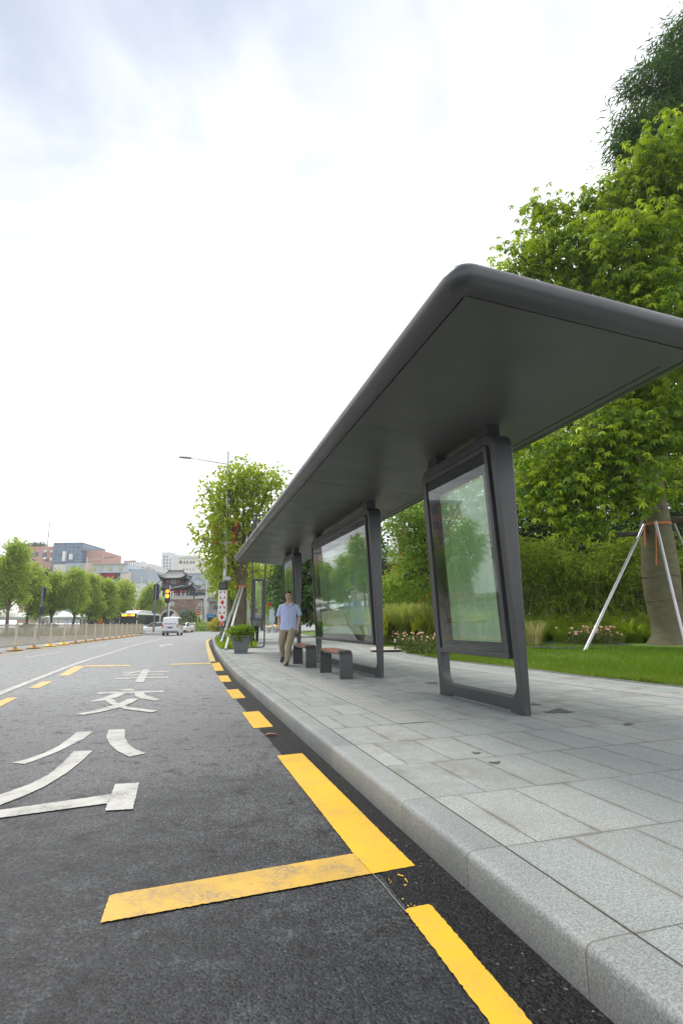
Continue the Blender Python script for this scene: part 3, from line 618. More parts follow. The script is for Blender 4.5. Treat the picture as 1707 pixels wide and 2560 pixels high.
m = MB(); m.tube([(pc, y - .009, 1.21), (pc, y - .014, 1.21)], .065, 12); m.build('pale_dot', PM('cream_dot', (.75, .62, .45), .5), pan)

kl = .785; lamp.scale = (kl, kl, kl); lamp.location = (BX * kl, LY * kl, HC + (bz - HC) * kl)     # a ten metre lamp at 29 m
# ------------------------------------------------------------------ foliage
BARK = PM('tree_bark', (.15, .115, .08), .9, var=.35, vs=5, bp=.7, bs=22, stretch=(1, 1, .35))
BARKD = PM('dark_bark', (.07, .058, .045), .9, var=.35, vs=5, bp=.6, bs=20)
L_KAP = leaf_mat('kapok_leaf', (.032, .090, .010), (.125, .25, .020), (.54, .66, .03), .44)
L_MAP = leaf_mat('layered_tree_leaf', (.09, .19, .025), (.19, .34, .05), (.36, .46, .06), .48)
L_LIM = leaf_mat('lime_leaf', (.19, .30, .02), (.31, .44, .035), (.50, .52, .05), .58)
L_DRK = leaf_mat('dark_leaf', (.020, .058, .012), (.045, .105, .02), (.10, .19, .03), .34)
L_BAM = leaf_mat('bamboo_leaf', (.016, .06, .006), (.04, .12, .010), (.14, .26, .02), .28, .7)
L_HDG = leaf_mat('hedge_bamboo_leaf', (.09, .17, .010), (.22, .34, .022), (.46, .52, .06), .45, .6)
L_FAR = leaf_mat('far_tree_leaf', (.17, .28, .035), (.31, .45, .06), (.52, .58, .09), .52)
L_BSH = leaf_mat('bush_leaf', (.08, .19, .012), (.17, .32, .02), (.34, .46, .03), .45)
L_GRS = leaf_mat('fountain_grass_blade', (.26, .42, .012), (.42, .58, .025), (.62, .66, .10), .6, .8)
L_LAWN = leaf_mat('lawn_blade', (.085, .20, .006), (.15, .30, .010), (.27, .32, .05), .42, .6)
L_VAR = leaf_mat('variegated_blade', (.24, .24, .07), (.42, .38, .16), (.5, .46, .22), .35, .5)
def unit(v): return v / np.maximum(np.linalg.norm(v, axis=-1, keepdims=True), 1e-9)
def rnd_dir(n, rng, up=0.0):
    v = rng.normal(size=(n, 3)); v[:, 2] += up; return unit(v)
def leaf_quads(P, D, N, Ln, W, fold=.18):
    """one folded blade per row: base, side, tip, side"""
    D = unit(D); B = unit(np.cross(D, N)); Nn = np.cross(B, D)
    Ln = np.broadcast_to(Ln, (len(P),))[:, None]; W = np.broadcast_to(W, (len(P),))[:, None]
    mid = P + D * Ln * .45
    V = np.stack([P, mid + B * W / 2 + Nn * W * fold, P + D * Ln - Nn * Ln * .12, mid - B * W / 2 + Nn * W * fold], 1).reshape(-1, 3)
    b = np.arange(len(P))[:, None] * 4
    return V, np.concatenate([b + np.array([0, 1, 2]), b + np.array([0, 2, 3])], 1).reshape(-1, 3)
def merge(parts):
    V = []; Fa = []; T = []; o = 0
    for v, f, t in parts: V.append(v); Fa.append(f + o); T.append(np.broadcast_to(t, (len(f),))); o += len(v)
    return np.concatenate(V), np.concatenate(Fa), np.concatenate(T)
def in_blobs(blobs, n, rng, shell=.55):
    """points through a union of ellipsoids, denser near their skins; returns also the outward direction"""
    wts = np.array([b[6] if len(b) > 6 else (b[3] * b[4] + b[4] * b[5] + b[3] * b[5]) for b in blobs], float); wts /= wts.sum()
    k = rng.choice(len(blobs), n, p=wts); d = rnd_dir(n, rng)
    r = np.where(rng.random(n) < shell, rng.uniform(.78, 1.05, n), rng.random(n) ** .5)
    B = np.array([b[:6] for b in blobs], float)[k]
    lump = 1 + .16 * np.sin(d[:, 0] * 5 + k) * np.cos(d[:, 1] * 6 + k * 2) + .12 * np.sin(d[:, 2] * 9 + k)
    return B[:, :3] + d * B[:, 3:] * (r * lump)[:, None], d
def clumped(blobs, n, rng, per=9, spread=.28, shell=.6):
    """leaf positions gathered round twig ends, so sky shows between the sprays"""
    c, d = in_blobs(blobs, max(1, n // per), rng, shell); P = np.repeat(c, per, 0); Dd = np.repeat(d, per, 0)
    off = rng.normal(size=P.shape) * spread; off[:, 2] *= .6; return P + off, Dd, c
def simple_leaves(blobs, n, rng, ln, wd, per=9, spread=.28, shell=.6, droop=.35, young=.12):
    P, Dd, tips = clumped(blobs, n, rng, per, spread, shell)
    D = unit(rnd_dir(len(P), rng) * .9 + Dd * .55 + np.array([0, 0, -droop])); N = rnd_dir(len(P), rng, .9)
    V, Fc = leaf_quads(P, D, N, ln * rng.uniform(.65, 1.3, len(P)), wd * rng.uniform(.7, 1.25, len(P)))
    age = np.clip(rng.normal(.08, .12, len(P)) + np.where(np.repeat(rng.random(len(tips)) < young, per), .6, 0), 0, 1)
    return V, Fc, np.repeat(age, 2), tips
def palmate(blobs, n, rng, ln, wd, k=6, young=.10, shell=.7):
    """hand-shaped leaves: k drooping leaflets from one stalk end"""
    P, Dd, tips = clumped(blobs, n, rng, 5, .30, shell)
    n = len(P); up = unit(rnd_dir(n, rng) * .5 + Dd * .45 + np.array([0, 0, .75]))
    a = unit(np.cross(up, rnd_dir(n, rng))); b = np.cross(up, a); parts = []
    age = np.clip(rng.normal(.06, .10, n) + np.where(np.repeat(rng.random(len(tips)) < young, 5), rng.uniform(.35, .8, n), 0), 0, 1)
    sz = rng.uniform(.75, 1.25, n)
    for i in range(k):
        t = 2 * math.pi * (i + .15 * rng.normal(size=n)) / (k + .6); D = a * np.cos(t)[:, None] + b * np.sin(t)[:, None] - up * rng.uniform(.35, .85, n)[:, None]
        v, f = leaf_quads(P, D, up, ln * sz, wd * sz, .12); parts.append((v, f, np.repeat(age, 2)))
    return (*merge(parts), tips)
def grow_limbs(m, start, targets, rng, r0=.12, r1=.02, sag=.15, n=5):
    for t in targets:
        a = np.array(start); b = np.array(t); q = []
        for i in range(n + 1):
            u = i / n; p = a + (b - a) * u; p[2] += sag * np.linalg.norm(b - a) * math.sin(math.pi * u) * .6; p += rng.normal(0, .03, 3) * (0 < i < n) * np.linalg.norm(b - a) * .35; q.append(p)
        m.tube(q, [lerp(r0, r1, (i / n) ** .7) for i in range(n + 1)], 6)
def trunk_and_limbs(pts, radii, blobs, tips, rng, fork, bark, parent, twigs=60, r_limb=.12, name='trunk', nseg=12):
    m = MB(); m.tube(pts, radii, nseg); f = np.array(fork)
    for b in blobs:
        grow_limbs(m, f + rng.normal(0, .05, 3), [b[:3]], rng, r_limb, r_limb * .35)
        near_ = tips[np.argsort(np.linalg.norm(tips - np.array(b[:3]), axis=1))[:max(8, 3 * twigs // len(blobs))]]
        for t in near_[rng.permutation(len(near_))[:max(2, twigs // len(blobs))]]: grow_limbs(m, b[:3], [t], rng, r_limb * .32, .008, .08, 3)
    return m.build(name, bark, parent, smooth=60)
# --- big kapok on the lawn (right)
KX, KY = 9.66, 16.6
rng = np.random.default_rng(11)
kap = thing('kapok_tree', 'huge bottle-trunked tree with hand-shaped leaves on the lawn at right, braced by poles', 'tree', (KX, KY, .3))
def blob_px(px, py, Y, rpx, rz=None, ry=None, w=None):              # a mass of leaves seen at a place in the photo, at its own depth
    c = dp(px, py, Y); r_ = rpx * Y / F; b = (c[0], c[1], c[2], r_, ry or r_, rz or r_)
    return b + ((w,) if w else ())
KB = [blob_px(1310, 650, 15.5, 62), blob_px(1372, 570, 16, 58), blob_px(1352, 520, 16, 26), blob_px(1440, 640, 15, 95), blob_px(1500, 545, 16, 80), blob_px(1600, 480, 15.5, 100), blob_px(1690, 400, 15, 105), blob_px(1560, 660, 14, 110), blob_px(1680, 620, 14, 120), blob_px(1760, 520, 15, 120),
      blob_px(1640, 760, 13.5, 90), blob_px(1720, 860, 13.5, 90), blob_px(1600, 930, 15.5, 85), blob_px(1660, 1060, 14.5, 80), blob_px(1530, 1080, 15, 95), blob_px(1420, 1150, 15.5, 95), blob_px(1345, 1230, 16, 60), blob_px(1440, 1270, 15.3, 75), blob_px(1560, 1200, 14.8, 80), blob_px(1340, 1120, 17.5, 70), blob_px(1680, 1200, 17.5, 60), blob_px(1500, 880, 17, 110), blob_px(1420, 760, 17, 90), blob_px(1780, 1050, 14.5, 80)]
V, Fc, T, tips = palmate(KB, 12500, rng, .19, .068, 6, .24, .85)
tr_pts = [(KX - .05, KY, .22), (KX - .08, KY, .32), (KX - .02, KY, .55), (KX, KY, 1.0), (KX - .02, KY, 1.7), (KX, KY, 2.5), (KX + .02, KY, 3.2), (KX + .05, KY, 3.9), (KX + .05, KY, 5.0), (KX + .1, KY + .05, 7), (KX + .15, KY, 10), (KX + .2, KY, 14)]
trunk_and_limbs(tr_pts, [.70, .55, .44, .44, .50, .52, .47, .41, .36, .30, .22, .08], KB, tips, rng, (KX + .1, KY, 7.2), PM('kapok_bark', (.125, .112, .062), .75, var=.22, vs=2.2, bp=.5, bs=16, stretch=(1, 1, 3.0)), kap, 150, .11, nseg=28)
m = MB(); lf = dp(1500, 1338, 16)
m.tube([(KX - .3, KY, 4.05), dp(1600, 1335, 16.4), lf, dp(1430, 1322, 15.8), dp(1395, 1300, 15.6)], [.10, .075, .06, .04, .02], 8); m.tube([lf, dp(1490, 1290, 15.9), dp(1480, 1250, 15.8)], [.04, .03, .02], 6)
m.tube([(KX + .3, KY, 4.1), dp(1707, 1300, 16.4), dp(1760, 1260, 16)], [.12, .10, .07], 8); m.tube([(KX + .1, KY - .3, 4.4), dp(1600, 1290, 15.6), dp(1560, 1255, 15)], [.09, .06, .03], 8)
m.build('low_limb', BARKD, kap, smooth=60)
np_mesh('crown', V, Fc, L_KAP, kap, T)
for z, r_ in ((1.62, .506), (2.33, .526)):
    ringm = MB(); ringm.tube([(KX - .01 + r_ * math.cos(t), KY + r_ * math.sin(t), z + .02 * math.sin(3 * t)) for t in np.linspace(0, 2 * math.pi, 28)], .012, 5); ringm.build('bark_ring', BARK, kap, smooth=60)
STEEL = PM('galvanised_tube', (.50, .50, .52), .35, .55, var=.1, vs=3); ORG = PM('orange_strap', (.55, .17, .05), .6, var=.15)
br = thing('tree_brace', 'tripod of shiny metal poles strapped in orange to the bottle-trunked tree', 'tree brace', (KX, KY, .3), 0)
top = 3.85
for foot, tp in ((gp(*Z6(612, 1662), .24), dp(*Z6(1190, 432), 16.4)), (dp(*Z6(1610, 1690), 14.9), dp(*Z6(1300, 400), 16.05)), ((KX + 2.6, KY + 1.5, .25), dp(*Z6(1470, 405), 16.7))):
    m = MB(); m.tube([foot, tp], .042, 10); m.build('brace_pole', STEEL, br, smooth=50)
m = MB(); hz = dp(*Z6(1250, 412), 16.2)[2]
m.loft([[(KX + .03 + r_ * math.cos(t), KY + r_ * math.sin(t), hz + dz_) for t in np.linspace(0, 2 * math.pi, 24)] for r_, dz_ in ((.43, -.035), (.443, -.035), (.443, .035), (.43, .035))], cap=False)
for a, b, c_, w_ in ((1193, 450, 640, .05), (1305, 430, 820, .03)):
    p0, p1 = dp(*Z6(a, b), 16.1), dp(*Z6(a + 2, c_), 16.1); m.bar(p0, p1, w_, .012)
m.build('orange_strap', ORG, br)
# --- tall dark bamboo rising behind it
rng = np.random.default_rng(5)
bam = thing('bamboo_clump', 'tall dark bamboo clump rising above the big tree at the top right', 'bamboo', (18.5, 24, .3))
BB = [blob_px(1655, 205, 22, 75), blob_px(1700, 120, 22, 60), blob_px(1590, 330, 21, 60), blob_px(1660, 330, 22, 85), blob_px(1560, 380, 21, 30), blob_px(1570, 225, 22, 20), blob_px(1760, 220, 22, 90), blob_px(1720, 60, 22, 25), blob_px(1790, 330, 23, 110), blob_px(1740, 460, 23, 110)]
P, Dd, tips = clumped(BB, 26000, rng, 14, .36, .75)
fall = unit(np.stack([rng.normal(-.55, .45, len(P)), rng.normal(0, .5, len(P)), rng.normal(-.75, .4, len(P))], 1))
V, Fc = leaf_quads(P, fall, rnd_dir(len(P), rng, .6), rng.uniform(.30, .62, len(P)), .062, .05)
np_mesh('foliage', V, Fc, L_BAM, bam, np.repeat(np.clip(rng.normal(.05, .15, len(P)), 0, 1), 2))
m = MB()
for i in range(14):
    b = BB[i % len(BB)]; x0 = 18.5 + rng.normal(0, .8); y0 = 24 + rng.normal(0, .6)
    m.tube([(x0, y0, .3), (lerp(x0, b[0], .25), lerp(y0, b[1], .3), 8), (lerp(x0, b[0], .6), lerp(y0, b[1], .7), b[2] * .72), (b[0], b[1], b[2] + b[5] * .6), (b[0] - 1.0, b[1], b[2] + b[5] * .4)], [.06, .055, .045, .025, .01], 6)
m.build('canes', PM('bamboo_cane', (.13, .17, .05), .5, var=.2), bam, smooth=60)
# --- generic trees
def tree(name, label, base, h_fork, blobs, n, ln, wd, leafm, rng, bark=BARK, r=.2, group=None, per=9, spread=.3, twigs=50, cat='tree', stems=1, young=.12, shell=.62, droop=.3):
    t = thing(name, label, cat, base, 0, group); bx, by, bz = base
    V, Fc, T, tips = simple_leaves(blobs, n, rng, ln, wd, per, spread, shell, droop, young)
    fork = (bx + rng.normal(0, .1), by, bz + h_fork)
    trunk_and_limbs([(bx, by, bz - .1), (bx, by, bz + .1), (lerp(bx, fork[0], .5), by, bz + h_fork * .5), fork], [r * 1.5, r * 1.1, r, r * .85], blobs, tips, rng, fork, bark, t, twigs, r * .5)
    np_mesh('crown', V, Fc, leafm, t, T); return t
# layered tree between the two near frames
rng = np.random.default_rng(21)
lay = [blob_px(*a) for a in ((1010, 1290, 21, 62, .55), (1060, 1300, 21, 70, .6), (1015, 1335, 21, 45, .3), (1075, 1250, 22, 60, .6), (1050, 1385, 21, 70, .5), (975, 1462, 20, 36, .25), (1040, 1425, 21, 45, .35), (1085, 1350, 22, 60, .6), (1120, 1330, 22, 90, .9), (1160, 1220, 22, 90, 1.3), (1000, 1250, 22.5, 40, .4), (990, 1470, 20.5, 45, .3), (1060, 1470, 20.5, 40, .3))]
b0 = dp(1086, 1600, 21.5)
tree('layered_tree', 'spreading tree with flat layers of leaves between the narrow and the wide glazed frame', (b0[0], 21.5, .35), 2.6, lay, 14000, .17, .075, L_MAP, rng, BARKD, .16, per=12, spread=.20, twigs=90, young=.2)
# dark trees closing the view behind the hedge
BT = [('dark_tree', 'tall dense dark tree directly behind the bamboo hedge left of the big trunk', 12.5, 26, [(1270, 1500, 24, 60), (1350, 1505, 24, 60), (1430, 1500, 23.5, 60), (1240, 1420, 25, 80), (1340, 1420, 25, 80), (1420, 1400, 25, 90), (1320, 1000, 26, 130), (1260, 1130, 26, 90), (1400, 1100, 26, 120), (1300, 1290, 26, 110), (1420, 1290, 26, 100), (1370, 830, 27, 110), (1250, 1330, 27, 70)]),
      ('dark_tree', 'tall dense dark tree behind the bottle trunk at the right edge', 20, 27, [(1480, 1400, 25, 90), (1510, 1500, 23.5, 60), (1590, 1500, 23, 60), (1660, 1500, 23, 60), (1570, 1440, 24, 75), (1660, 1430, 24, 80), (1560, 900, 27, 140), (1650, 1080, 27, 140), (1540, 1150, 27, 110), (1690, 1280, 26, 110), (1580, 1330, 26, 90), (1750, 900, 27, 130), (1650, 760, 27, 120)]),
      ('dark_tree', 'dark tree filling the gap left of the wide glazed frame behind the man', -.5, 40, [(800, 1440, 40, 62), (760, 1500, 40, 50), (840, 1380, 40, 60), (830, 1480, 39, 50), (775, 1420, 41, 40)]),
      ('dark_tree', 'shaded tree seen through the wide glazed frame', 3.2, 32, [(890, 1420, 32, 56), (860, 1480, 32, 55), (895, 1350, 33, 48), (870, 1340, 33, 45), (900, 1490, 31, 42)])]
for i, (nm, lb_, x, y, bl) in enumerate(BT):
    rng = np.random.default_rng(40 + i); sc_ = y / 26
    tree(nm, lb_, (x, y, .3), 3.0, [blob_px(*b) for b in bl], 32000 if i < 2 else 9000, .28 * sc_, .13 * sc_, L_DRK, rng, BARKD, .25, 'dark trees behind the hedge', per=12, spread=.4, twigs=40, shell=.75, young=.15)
# --- bamboo hedge with thin stems and tie rails
rng = np.random.default_rng(33)
hl = smooth_line([(14.5, 18.2), (11.5, 19.6), (8.5, 20.6), (6.0, 22.0), (4.2, 25.0), (3.2, 29), (2.6, 34)], 10); hl = np.array(hl)
hd = thing('bamboo_hedge', 'dense thin-stemmed bamboo hedge along the back of the grass bed', 'hedge', (8.5, 20.8, .3))
k = rng.integers(0, len(hl) - 1, 42000); u = rng.random(42000)[:, None]; base = hl[k] * (1 - u) + hl[k + 1] * u
hz = 3.4 + .55 * np.sin(base[:, 0] * 1.9) + .35 * np.sin(base[:, 0] * 5.1); zz = .55 + (hz - .35) * np.sqrt(rng.random(42000)) ** .8
dep = rng.normal(0, .55, (42000, 2)); P = np.column_stack([base + dep, zz]); P = np.repeat(P[:2900], 15, 0)[:42000] + rng.normal(0, .15, (42000, 3)); P[:, 2] = np.maximum(P[:, 2], .4)
V, Fc = leaf_quads(P, unit(rnd_dir(len(P), rng) + np.array([0, -.3, -.5])), rnd_dir(len(P), rng, .5), rng.uniform(.14, .32, len(P)), .055, .08)
np_mesh('foliage', V, Fc, L_HDG, hd, np.repeat(np.clip(rng.normal(.12, .18, len(P)) + .25 * (rng.random(len(P)) < .1), 0, 1), 2))
m = MB()
for i in range(330):
    kk = rng.integers(0, len(hl) - 1); p = hl[kk] + (hl[kk + 1] - hl[kk]) * rng.random() + np.array([rng.normal(0, .25), rng.normal(-.2, .28)]); h_ = rng.uniform(2.0, 3.3)
    m.tube([(*p, .25), (p[0] + rng.normal(0, .12), p[1] - .05, .25 + h_ * .5), (p[0] + rng.normal(0, .35), p[1] + rng.normal(0, .2), .25 + h_)], [.011, .010, .006], 4)
m.build('stems', PM('bamboo_stem', (.24, .24, .07), .6, var=.3, vs=4), hd)
m = MB(); fr_ = offset_line([p for p in hl], -.55)
m.tube([(*p, 1.05 + .05 * math.sin(i)) for i, p in enumerate(fr_[6:40:4])], .022, 6)
for i in range(9, 34, 5):
    p = fr_[i]; m.bar((p[0] - .5, p[1] - .12, .45), (p[0] + .6, p[1] - .05, 1.25), .03)
m.build('tie_rail', PM('dry_bamboo', (.34, .26, .12), .7, var=.25), hd)
# --- lawn: a gently rising sheet and its blades
lawn_poly = [(*p, .15) for p in GE]
def lawn_z(x, y):
    # height above the paving edge, rising away from it
    d = np.min(np.linalg.norm(np.array(GE) - np.array([x, y]), axis=1)); return .15 + .16 * min(1, d / 4.0)
g2 = np.array(GE)
m = MB(); rows = []
for p in g2:
    nx = np.array([.82, .57]); rows.append([(p[0] + nx[0] * o, p[1] + nx[1] * o, .148 + .16 * min(1, o / 4) + .02 * math.sin(3 * o + p[1])) for o in (0, .4, .9, 1.6, 2.6, 4, 7, 14, 40)])
LAWNS = PM('lawn_soil_and_thatch', (.10, .17, .018), .95, var=.4, vs=2.2, bp=.6, bs=50)
lw = m.loft(rows, closed=False, cap=False).build('lawn', LAWNS, smooth=60); structure(lw)
rng = np.random.default_rng(9); n = 60000
seg = rng.choice(len(g2) - 1, n, p=(lambda q: q / q.sum())(np.array([1.0 if 2 < (g2[i][1]) < 26 else .12 for i in range(len(g2) - 1)])))
u = rng.random(n)[:, None]; p = g2[seg] * (1 - u) + g2[seg + 1] * u; o = rng.random(n) ** 1.35 * 6.2 + .02
P = np.column_stack([p[:, 0] + .82 * o, p[:, 1] + .57 * o, .146 + .16 * np.minimum(1, o / 4) + .02 * np.sin(3 * o + p[:, 1])])
D = unit(np.column_stack([rng.normal(0, .45, n), rng.normal(0, .45, n), np.ones(n)]))
V, Fc = leaf_quads(P, D, rnd_dir(n, rng), rng.uniform(.05, .11, n), .016, .1)
dry = np.clip(.75 - o * .8, 0, .9) * (rng.random(n) < .6); lb_ = np.clip(rng.normal(.1, .2, n), 0, 1)
tag(np_mesh('lawn_grass', V, Fc, [L_LAWN], None, np.repeat(np.maximum(dry, lb_), 2)), 'short bright green grass of the lawn beside the paving', 'grass', kind='stuff')
# --- arching fountain grass
rng = np.random.default_rng(14)
def arching(centres, blades, h, spread, w_, rng, lean=(0, 0)):
    V = []; Fc = []; T = []; b0 = 0
    for cx, cy, cz, sc_ in centres:
        n = blades; a = rng.uniform(0, 2 * math.pi, n); r0 = rng.random(n) ** .5 * .28 * sc_; out = rng.uniform(.35, 1.15, n) * spread * sc_; hh = rng.uniform(.6, 1.1, n) * h * sc_
        d = np.stack([np.cos(a), np.sin(a)], 1); sd_ = np.stack([-d[:, 1], d[:, 0]], 1) * w_ / 2
        pts = []
        for t in (0, .3, .6, .85, 1.0):
            xy = np.array([cx, cy]) + d * (r0 + out * t ** 1.7)[:, None] + np.array(lean) * t * t * sc_; z = cz + hh * (2.15 * t - 1.45 * t * t) / .797
            pts.append((xy, z, (1 - t) ** .6 if t > .5 else 1.0))
        vv = np.stack([np.column_stack([xy + sg * sd_ * wv, z]) for xy, z, wv in pts for sg in (-1, 1)], 1).reshape(-1, 3)
        ff = [np.stack([np.arange(n) * 10 + 2 * i, np.arange(n) * 10 + 2 * i + 1, np.arange(n) * 10 + 2 * i + 3, np.arange(n) * 10 + 2 * i + 2], 1) for i in range(4)]
        f = np.stack(ff, 1).reshape(-1, 4) + b0; V.append(vv); Fc.append(f); b0 += len(vv)
        T.append(np.clip(np.repeat(rng.normal(.10, .14, n), 4) + np.tile([0, 0, .12, .38], n), 0, 1))
    return np.concatenate(V), np.concatenate(Fc), np.concatenate(T)
gc = []
for r_ in range(4):                                                # low tufts in front, tall ones against the hedge
    for i in range(30):
        k = (i + rng.random()) / 30.5 * (len(hl) - 1) * .86; j = int(k); q = offset_line([p for p in hl], -.6 - .42 * r_)[j]; q2 = offset_line([p for p in hl], -.6 - .42 * r_)[j + 1]; p = q + (q2 - q) * (k - j)
        gc.append((p[0] + rng.normal(0, .12), p[1] + rng.normal(0, .12), .24, (1.12 - .17 * r_) * rng.uniform(.75, 1.2)))
V, Fc, T = arching(gc, 170, .9, 1.2, .019, rng, (-.4, -.25))
tag(np_mesh('fountain_grass', V, Fc, L_GRS, None, T), 'tall soft green arching grass filling the bed in front of the hedge', 'grass', kind='stuff')
# taller light grass by the wide frame
gc = [(x, y, .25, s_) for x, y, s_ in ((1.9, 24, 1.1), (2.6, 22.5, 1.2), (3.3, 21, 1.1), (3.9, 19.6, 1.0), (.9, 28.5, 1.2), (1.4, 26.3, 1.1), (.1, 32, 1.2), (-.6, 35, 1.2), (2.2, 26, 1.1), (3.0, 24, 1.2), (4.4, 18.2, .9), (1.1, 30, 1.3))]
V, Fc, T = arching(gc, 560, 1.25, 1.1, .026, rng, (-.25, -.15))
tag(np_mesh('fountain_grass', V, Fc, leaf_mat('pale_grass_blade', (.22, .30, .04), (.32, .40, .07), (.50, .50, .16), .45, .5), None, T), 'pale yellow-green feathery grass seen behind the wide glazed frame', 'grass', kind='stuff')
for i, ((px, py), sc_) in enumerate(((Z6(120, 1640), 1.0), (Z6(215, 1590), .8))):
    p = gp(px, py, .2); V, Fc, T = arching([(p[0], p[1], .2, sc_)], 150, .85, .7, .022, rng)
    tag(np_mesh('variegated_grass', V, Fc, L_VAR, None, T), ('larger' if i == 0 else 'smaller') + ' cream-striped grass tuft just right of the narrow glazed frame', 'ornamental grass', 'striped grass tufts')
# canna-like yellow leaves and orange flowers
L_CAN = leaf_mat('canna_leaf', (.26, .33, .02), (.42, .46, .03), (.55, .52, .05), .5)
FLO = PM('orange_petal', (.75, .16, .03), .5, var=.2)
for i, (px, py, w_) in enumerate(((1063, 1555, 0), (945, 1560, 1))):
    p = dp(px, py, 20.5 if i == 0 else 22); t = thing('canna_plant', ('yellow-green leafy plant with orange flowers left of the narrow glazed frame', 'yellow-green leafy plant with a red-orange flower right beside the wide glazed frame')[i], 'flowering plant', (p[0], p[1], .3))
    n = 46; rg = np.random.default_rng(70 + i); q = np.column_stack([rg.normal(p[0], .28, n), rg.normal(p[1], .25, n), rg.uniform(.5, 1.1, n)])
    V, Fc = leaf_quads(q, unit(np.column_stack([rg.normal(0, .35, n), rg.normal(0, .3, n), np.ones(n)])), rnd_dir(n, rg), rg.uniform(.35, .55, n), .13, .2); np_mesh('leaves', V, Fc, L_CAN, t, np.repeat(rg.random(n) * .6, 2))
    m = MB()
    for k in range(4 if i == 0 else 2):
        x, y, z = p[0] + (k - 1) * .18, p[1] + .05 * k, 1.75 + .18 * (k % 3)
        m.tube([(x, y, .4), (x + .03, y, z)], .008, 5)
    m.build('stalks', PM('canna_stalk', (.16, .2, .05), .6), t)
    for k in range(4 if i == 0 else 2):
        x, y, z = p[0] + (k - 1) * .18 + .03, p[1] + .05 * k, 1.75 + .18 * (k % 3)
        m = MB()
        for a in range(5):
            c_, s_ = math.cos(a * 1.26), math.sin(a * 1.26); m.add([(x, y, z - .03), (x + .07 * c_ - .03 * s_, y + .07 * s_ + .03 * c_, z + .05), (x + .11 * c_, y + .11 * s_, z + .02), (x + .07 * c_ + .03 * s_, y + .07 * s_ - .03 * c_, z + .05)], [(0, 1, 2, 3)])
        m.build('flower', FLO, t, fix=False)
# roses
ROSE = PM('peach_petal', (.75, .42, .26), .55, var=.2, vs=20)
rp = [Z6(560, 1590), Z6(640, 1580), Z6(720, 1575), Z6(800, 1580), Z6(870, 1590), (1015, 1622), (1040, 1628), (1065, 1630), (1090, 1635), (1000, 1612)]
LR = leaf_mat('rose_leaf', (.05, .10, .02), (.10, .15, .03), (.2, .2, .06), .35)
for i, (px, py) in enumerate(rp):
    zb = .33 if i < 5 else .22; fr_s = .042 if i < 5 else .034; p = gp(px, py, zb); rg = np.random.default_rng(90 + i)
    t = thing('rose_bush', 'low peach-flowered rose bush, ' + ORD[i % 5] + (' from the left on the dark gravel by the braced tree' if i < 5 else ' of those in the gap between the two near frames'), 'rose bush', (p[0], p[1], .2), 0, 'peach rose bushes by the gravel' if i < 5 else 'peach rose bushes between the frames')
    V, Fc, T, _ = simple_leaves([(p[0], p[1], zb + .2, .34, .3, .26)], 500, rg, .07, .04, 5, .05); np_mesh('leaves', V, Fc, LR, t, T)
    for k in range(10): m = MB(); m.blob((p[0] + rg.normal(0, .22), p[1] + rg.normal(0, .2), zb + .27 + rg.random() * .28), fr_s, fr_s, fr_s * .8, 7, 5, j=.15); m.build('flower', ROSE, t)
# dark gravel bed, strip of path and a low path light
GRV = PM('dark_gravel', (.06, .062, .075), .6, var=.6, vs=22, bp=1.0, bs=40)
q = [gp(*Z6(x, y), .335)[:2] for x, y in ((90, 1612), (330, 1622), (620, 1622), (900, 1610), (1080, 1590), (900, 1560), (600, 1545), (300, 1555), (120, 1580))]
m = MB(); m.add([(a, b, .336) for a, b in q], [tuple(range(len(q)))]); structure(m.build('ground_surface', GRV)); rg = np.random.default_rng(4); m = MB(); cx, cy = np.mean(q, 0)
for k in range(420):
    j = rg.integers(0, len(q)); u = rg.random() ** .5; a = np.array(q[j]) * (1 - rg.random() * .5) + np.array(q[(j + 1) % len(q)]) * 0; b = np.array([cx, cy]) + (np.array(q[j]) * .5 + np.array(q[(j + 1) % len(q)]) * .5 - np.array([cx, cy])) * u * .95 + rg.normal(0, .12, 2)
    m.blob((b[0], b[1], .342), rg.uniform(.02, .045), rg.uniform(.02, .045), rg.uniform(.015, .03), 5, 3, j=.2)
tag(m.build('gravel_stones', GRV), 'loose dark gravel stones in front of the arching grass', 'gravel', kind='stuff')
m = MB(); a = [gp(x, y, .2) for x, y in ((925, 1619), (1005, 1616), (1003, 1626), (925, 1627))]; m.add([(p[0], p[1], .215) for p in a], [(0, 1, 2, 3)]); structure(m.build('path', PM('pale_path', (.42, .38, .32), .8)))
p = gp(986, 1624, .2); t = thing('path_light', 'small black stake light on the lawn beside the wide glazed frame', 'path light', (p[0], p[1], .18)); m = MB(); m.tube([(p[0], p[1], .15), (p[0] + .03, p[1], .42)], .02, 8); m.build('stake', BLACK, t); m = MB(); m.lathe([(.02, 0), (.05, .02), (.05, .1), (.02, .12)], (p[0] + .03, p[1], .42), 10); m.build('lamp_head', PM('path_light_lens', (.5, .48, .42), .4), t)
# --- planter shrub
rng = np.random.default_rng(2)
sh = thing('potted_shrub', 'bushy bright green shrub growing in the grey planter box', 'shrub', (-3.42, 18.75, .68))
V, Fc, T, _ = simple_leaves([(-3.60, 18.7, .80, .24, .24, .16), (-3.25, 18.7, .82, .24, .24, .17), (-3.42, 18.85, .85, .28, .25, .17), (-3.42, 18.55, .79, .25, .18, .13), (-3.5, 18.43, .62, .06, .04, .09)], 2600, rng, .085, .05, 6, .05, droop=-.3, young=.25); np_mesh('foliage', V, Fc, L_BSH, sh, T)
m = MB(); 
for k in range(9): m.tube([(-3.42 + rng.normal(0, .08), 18.75, .66), (-3.42 + rng.normal(0, .2), 18.72 + rng.normal(0, .15), .9)], .007, 5)
m.build('stems', BARK, sh)
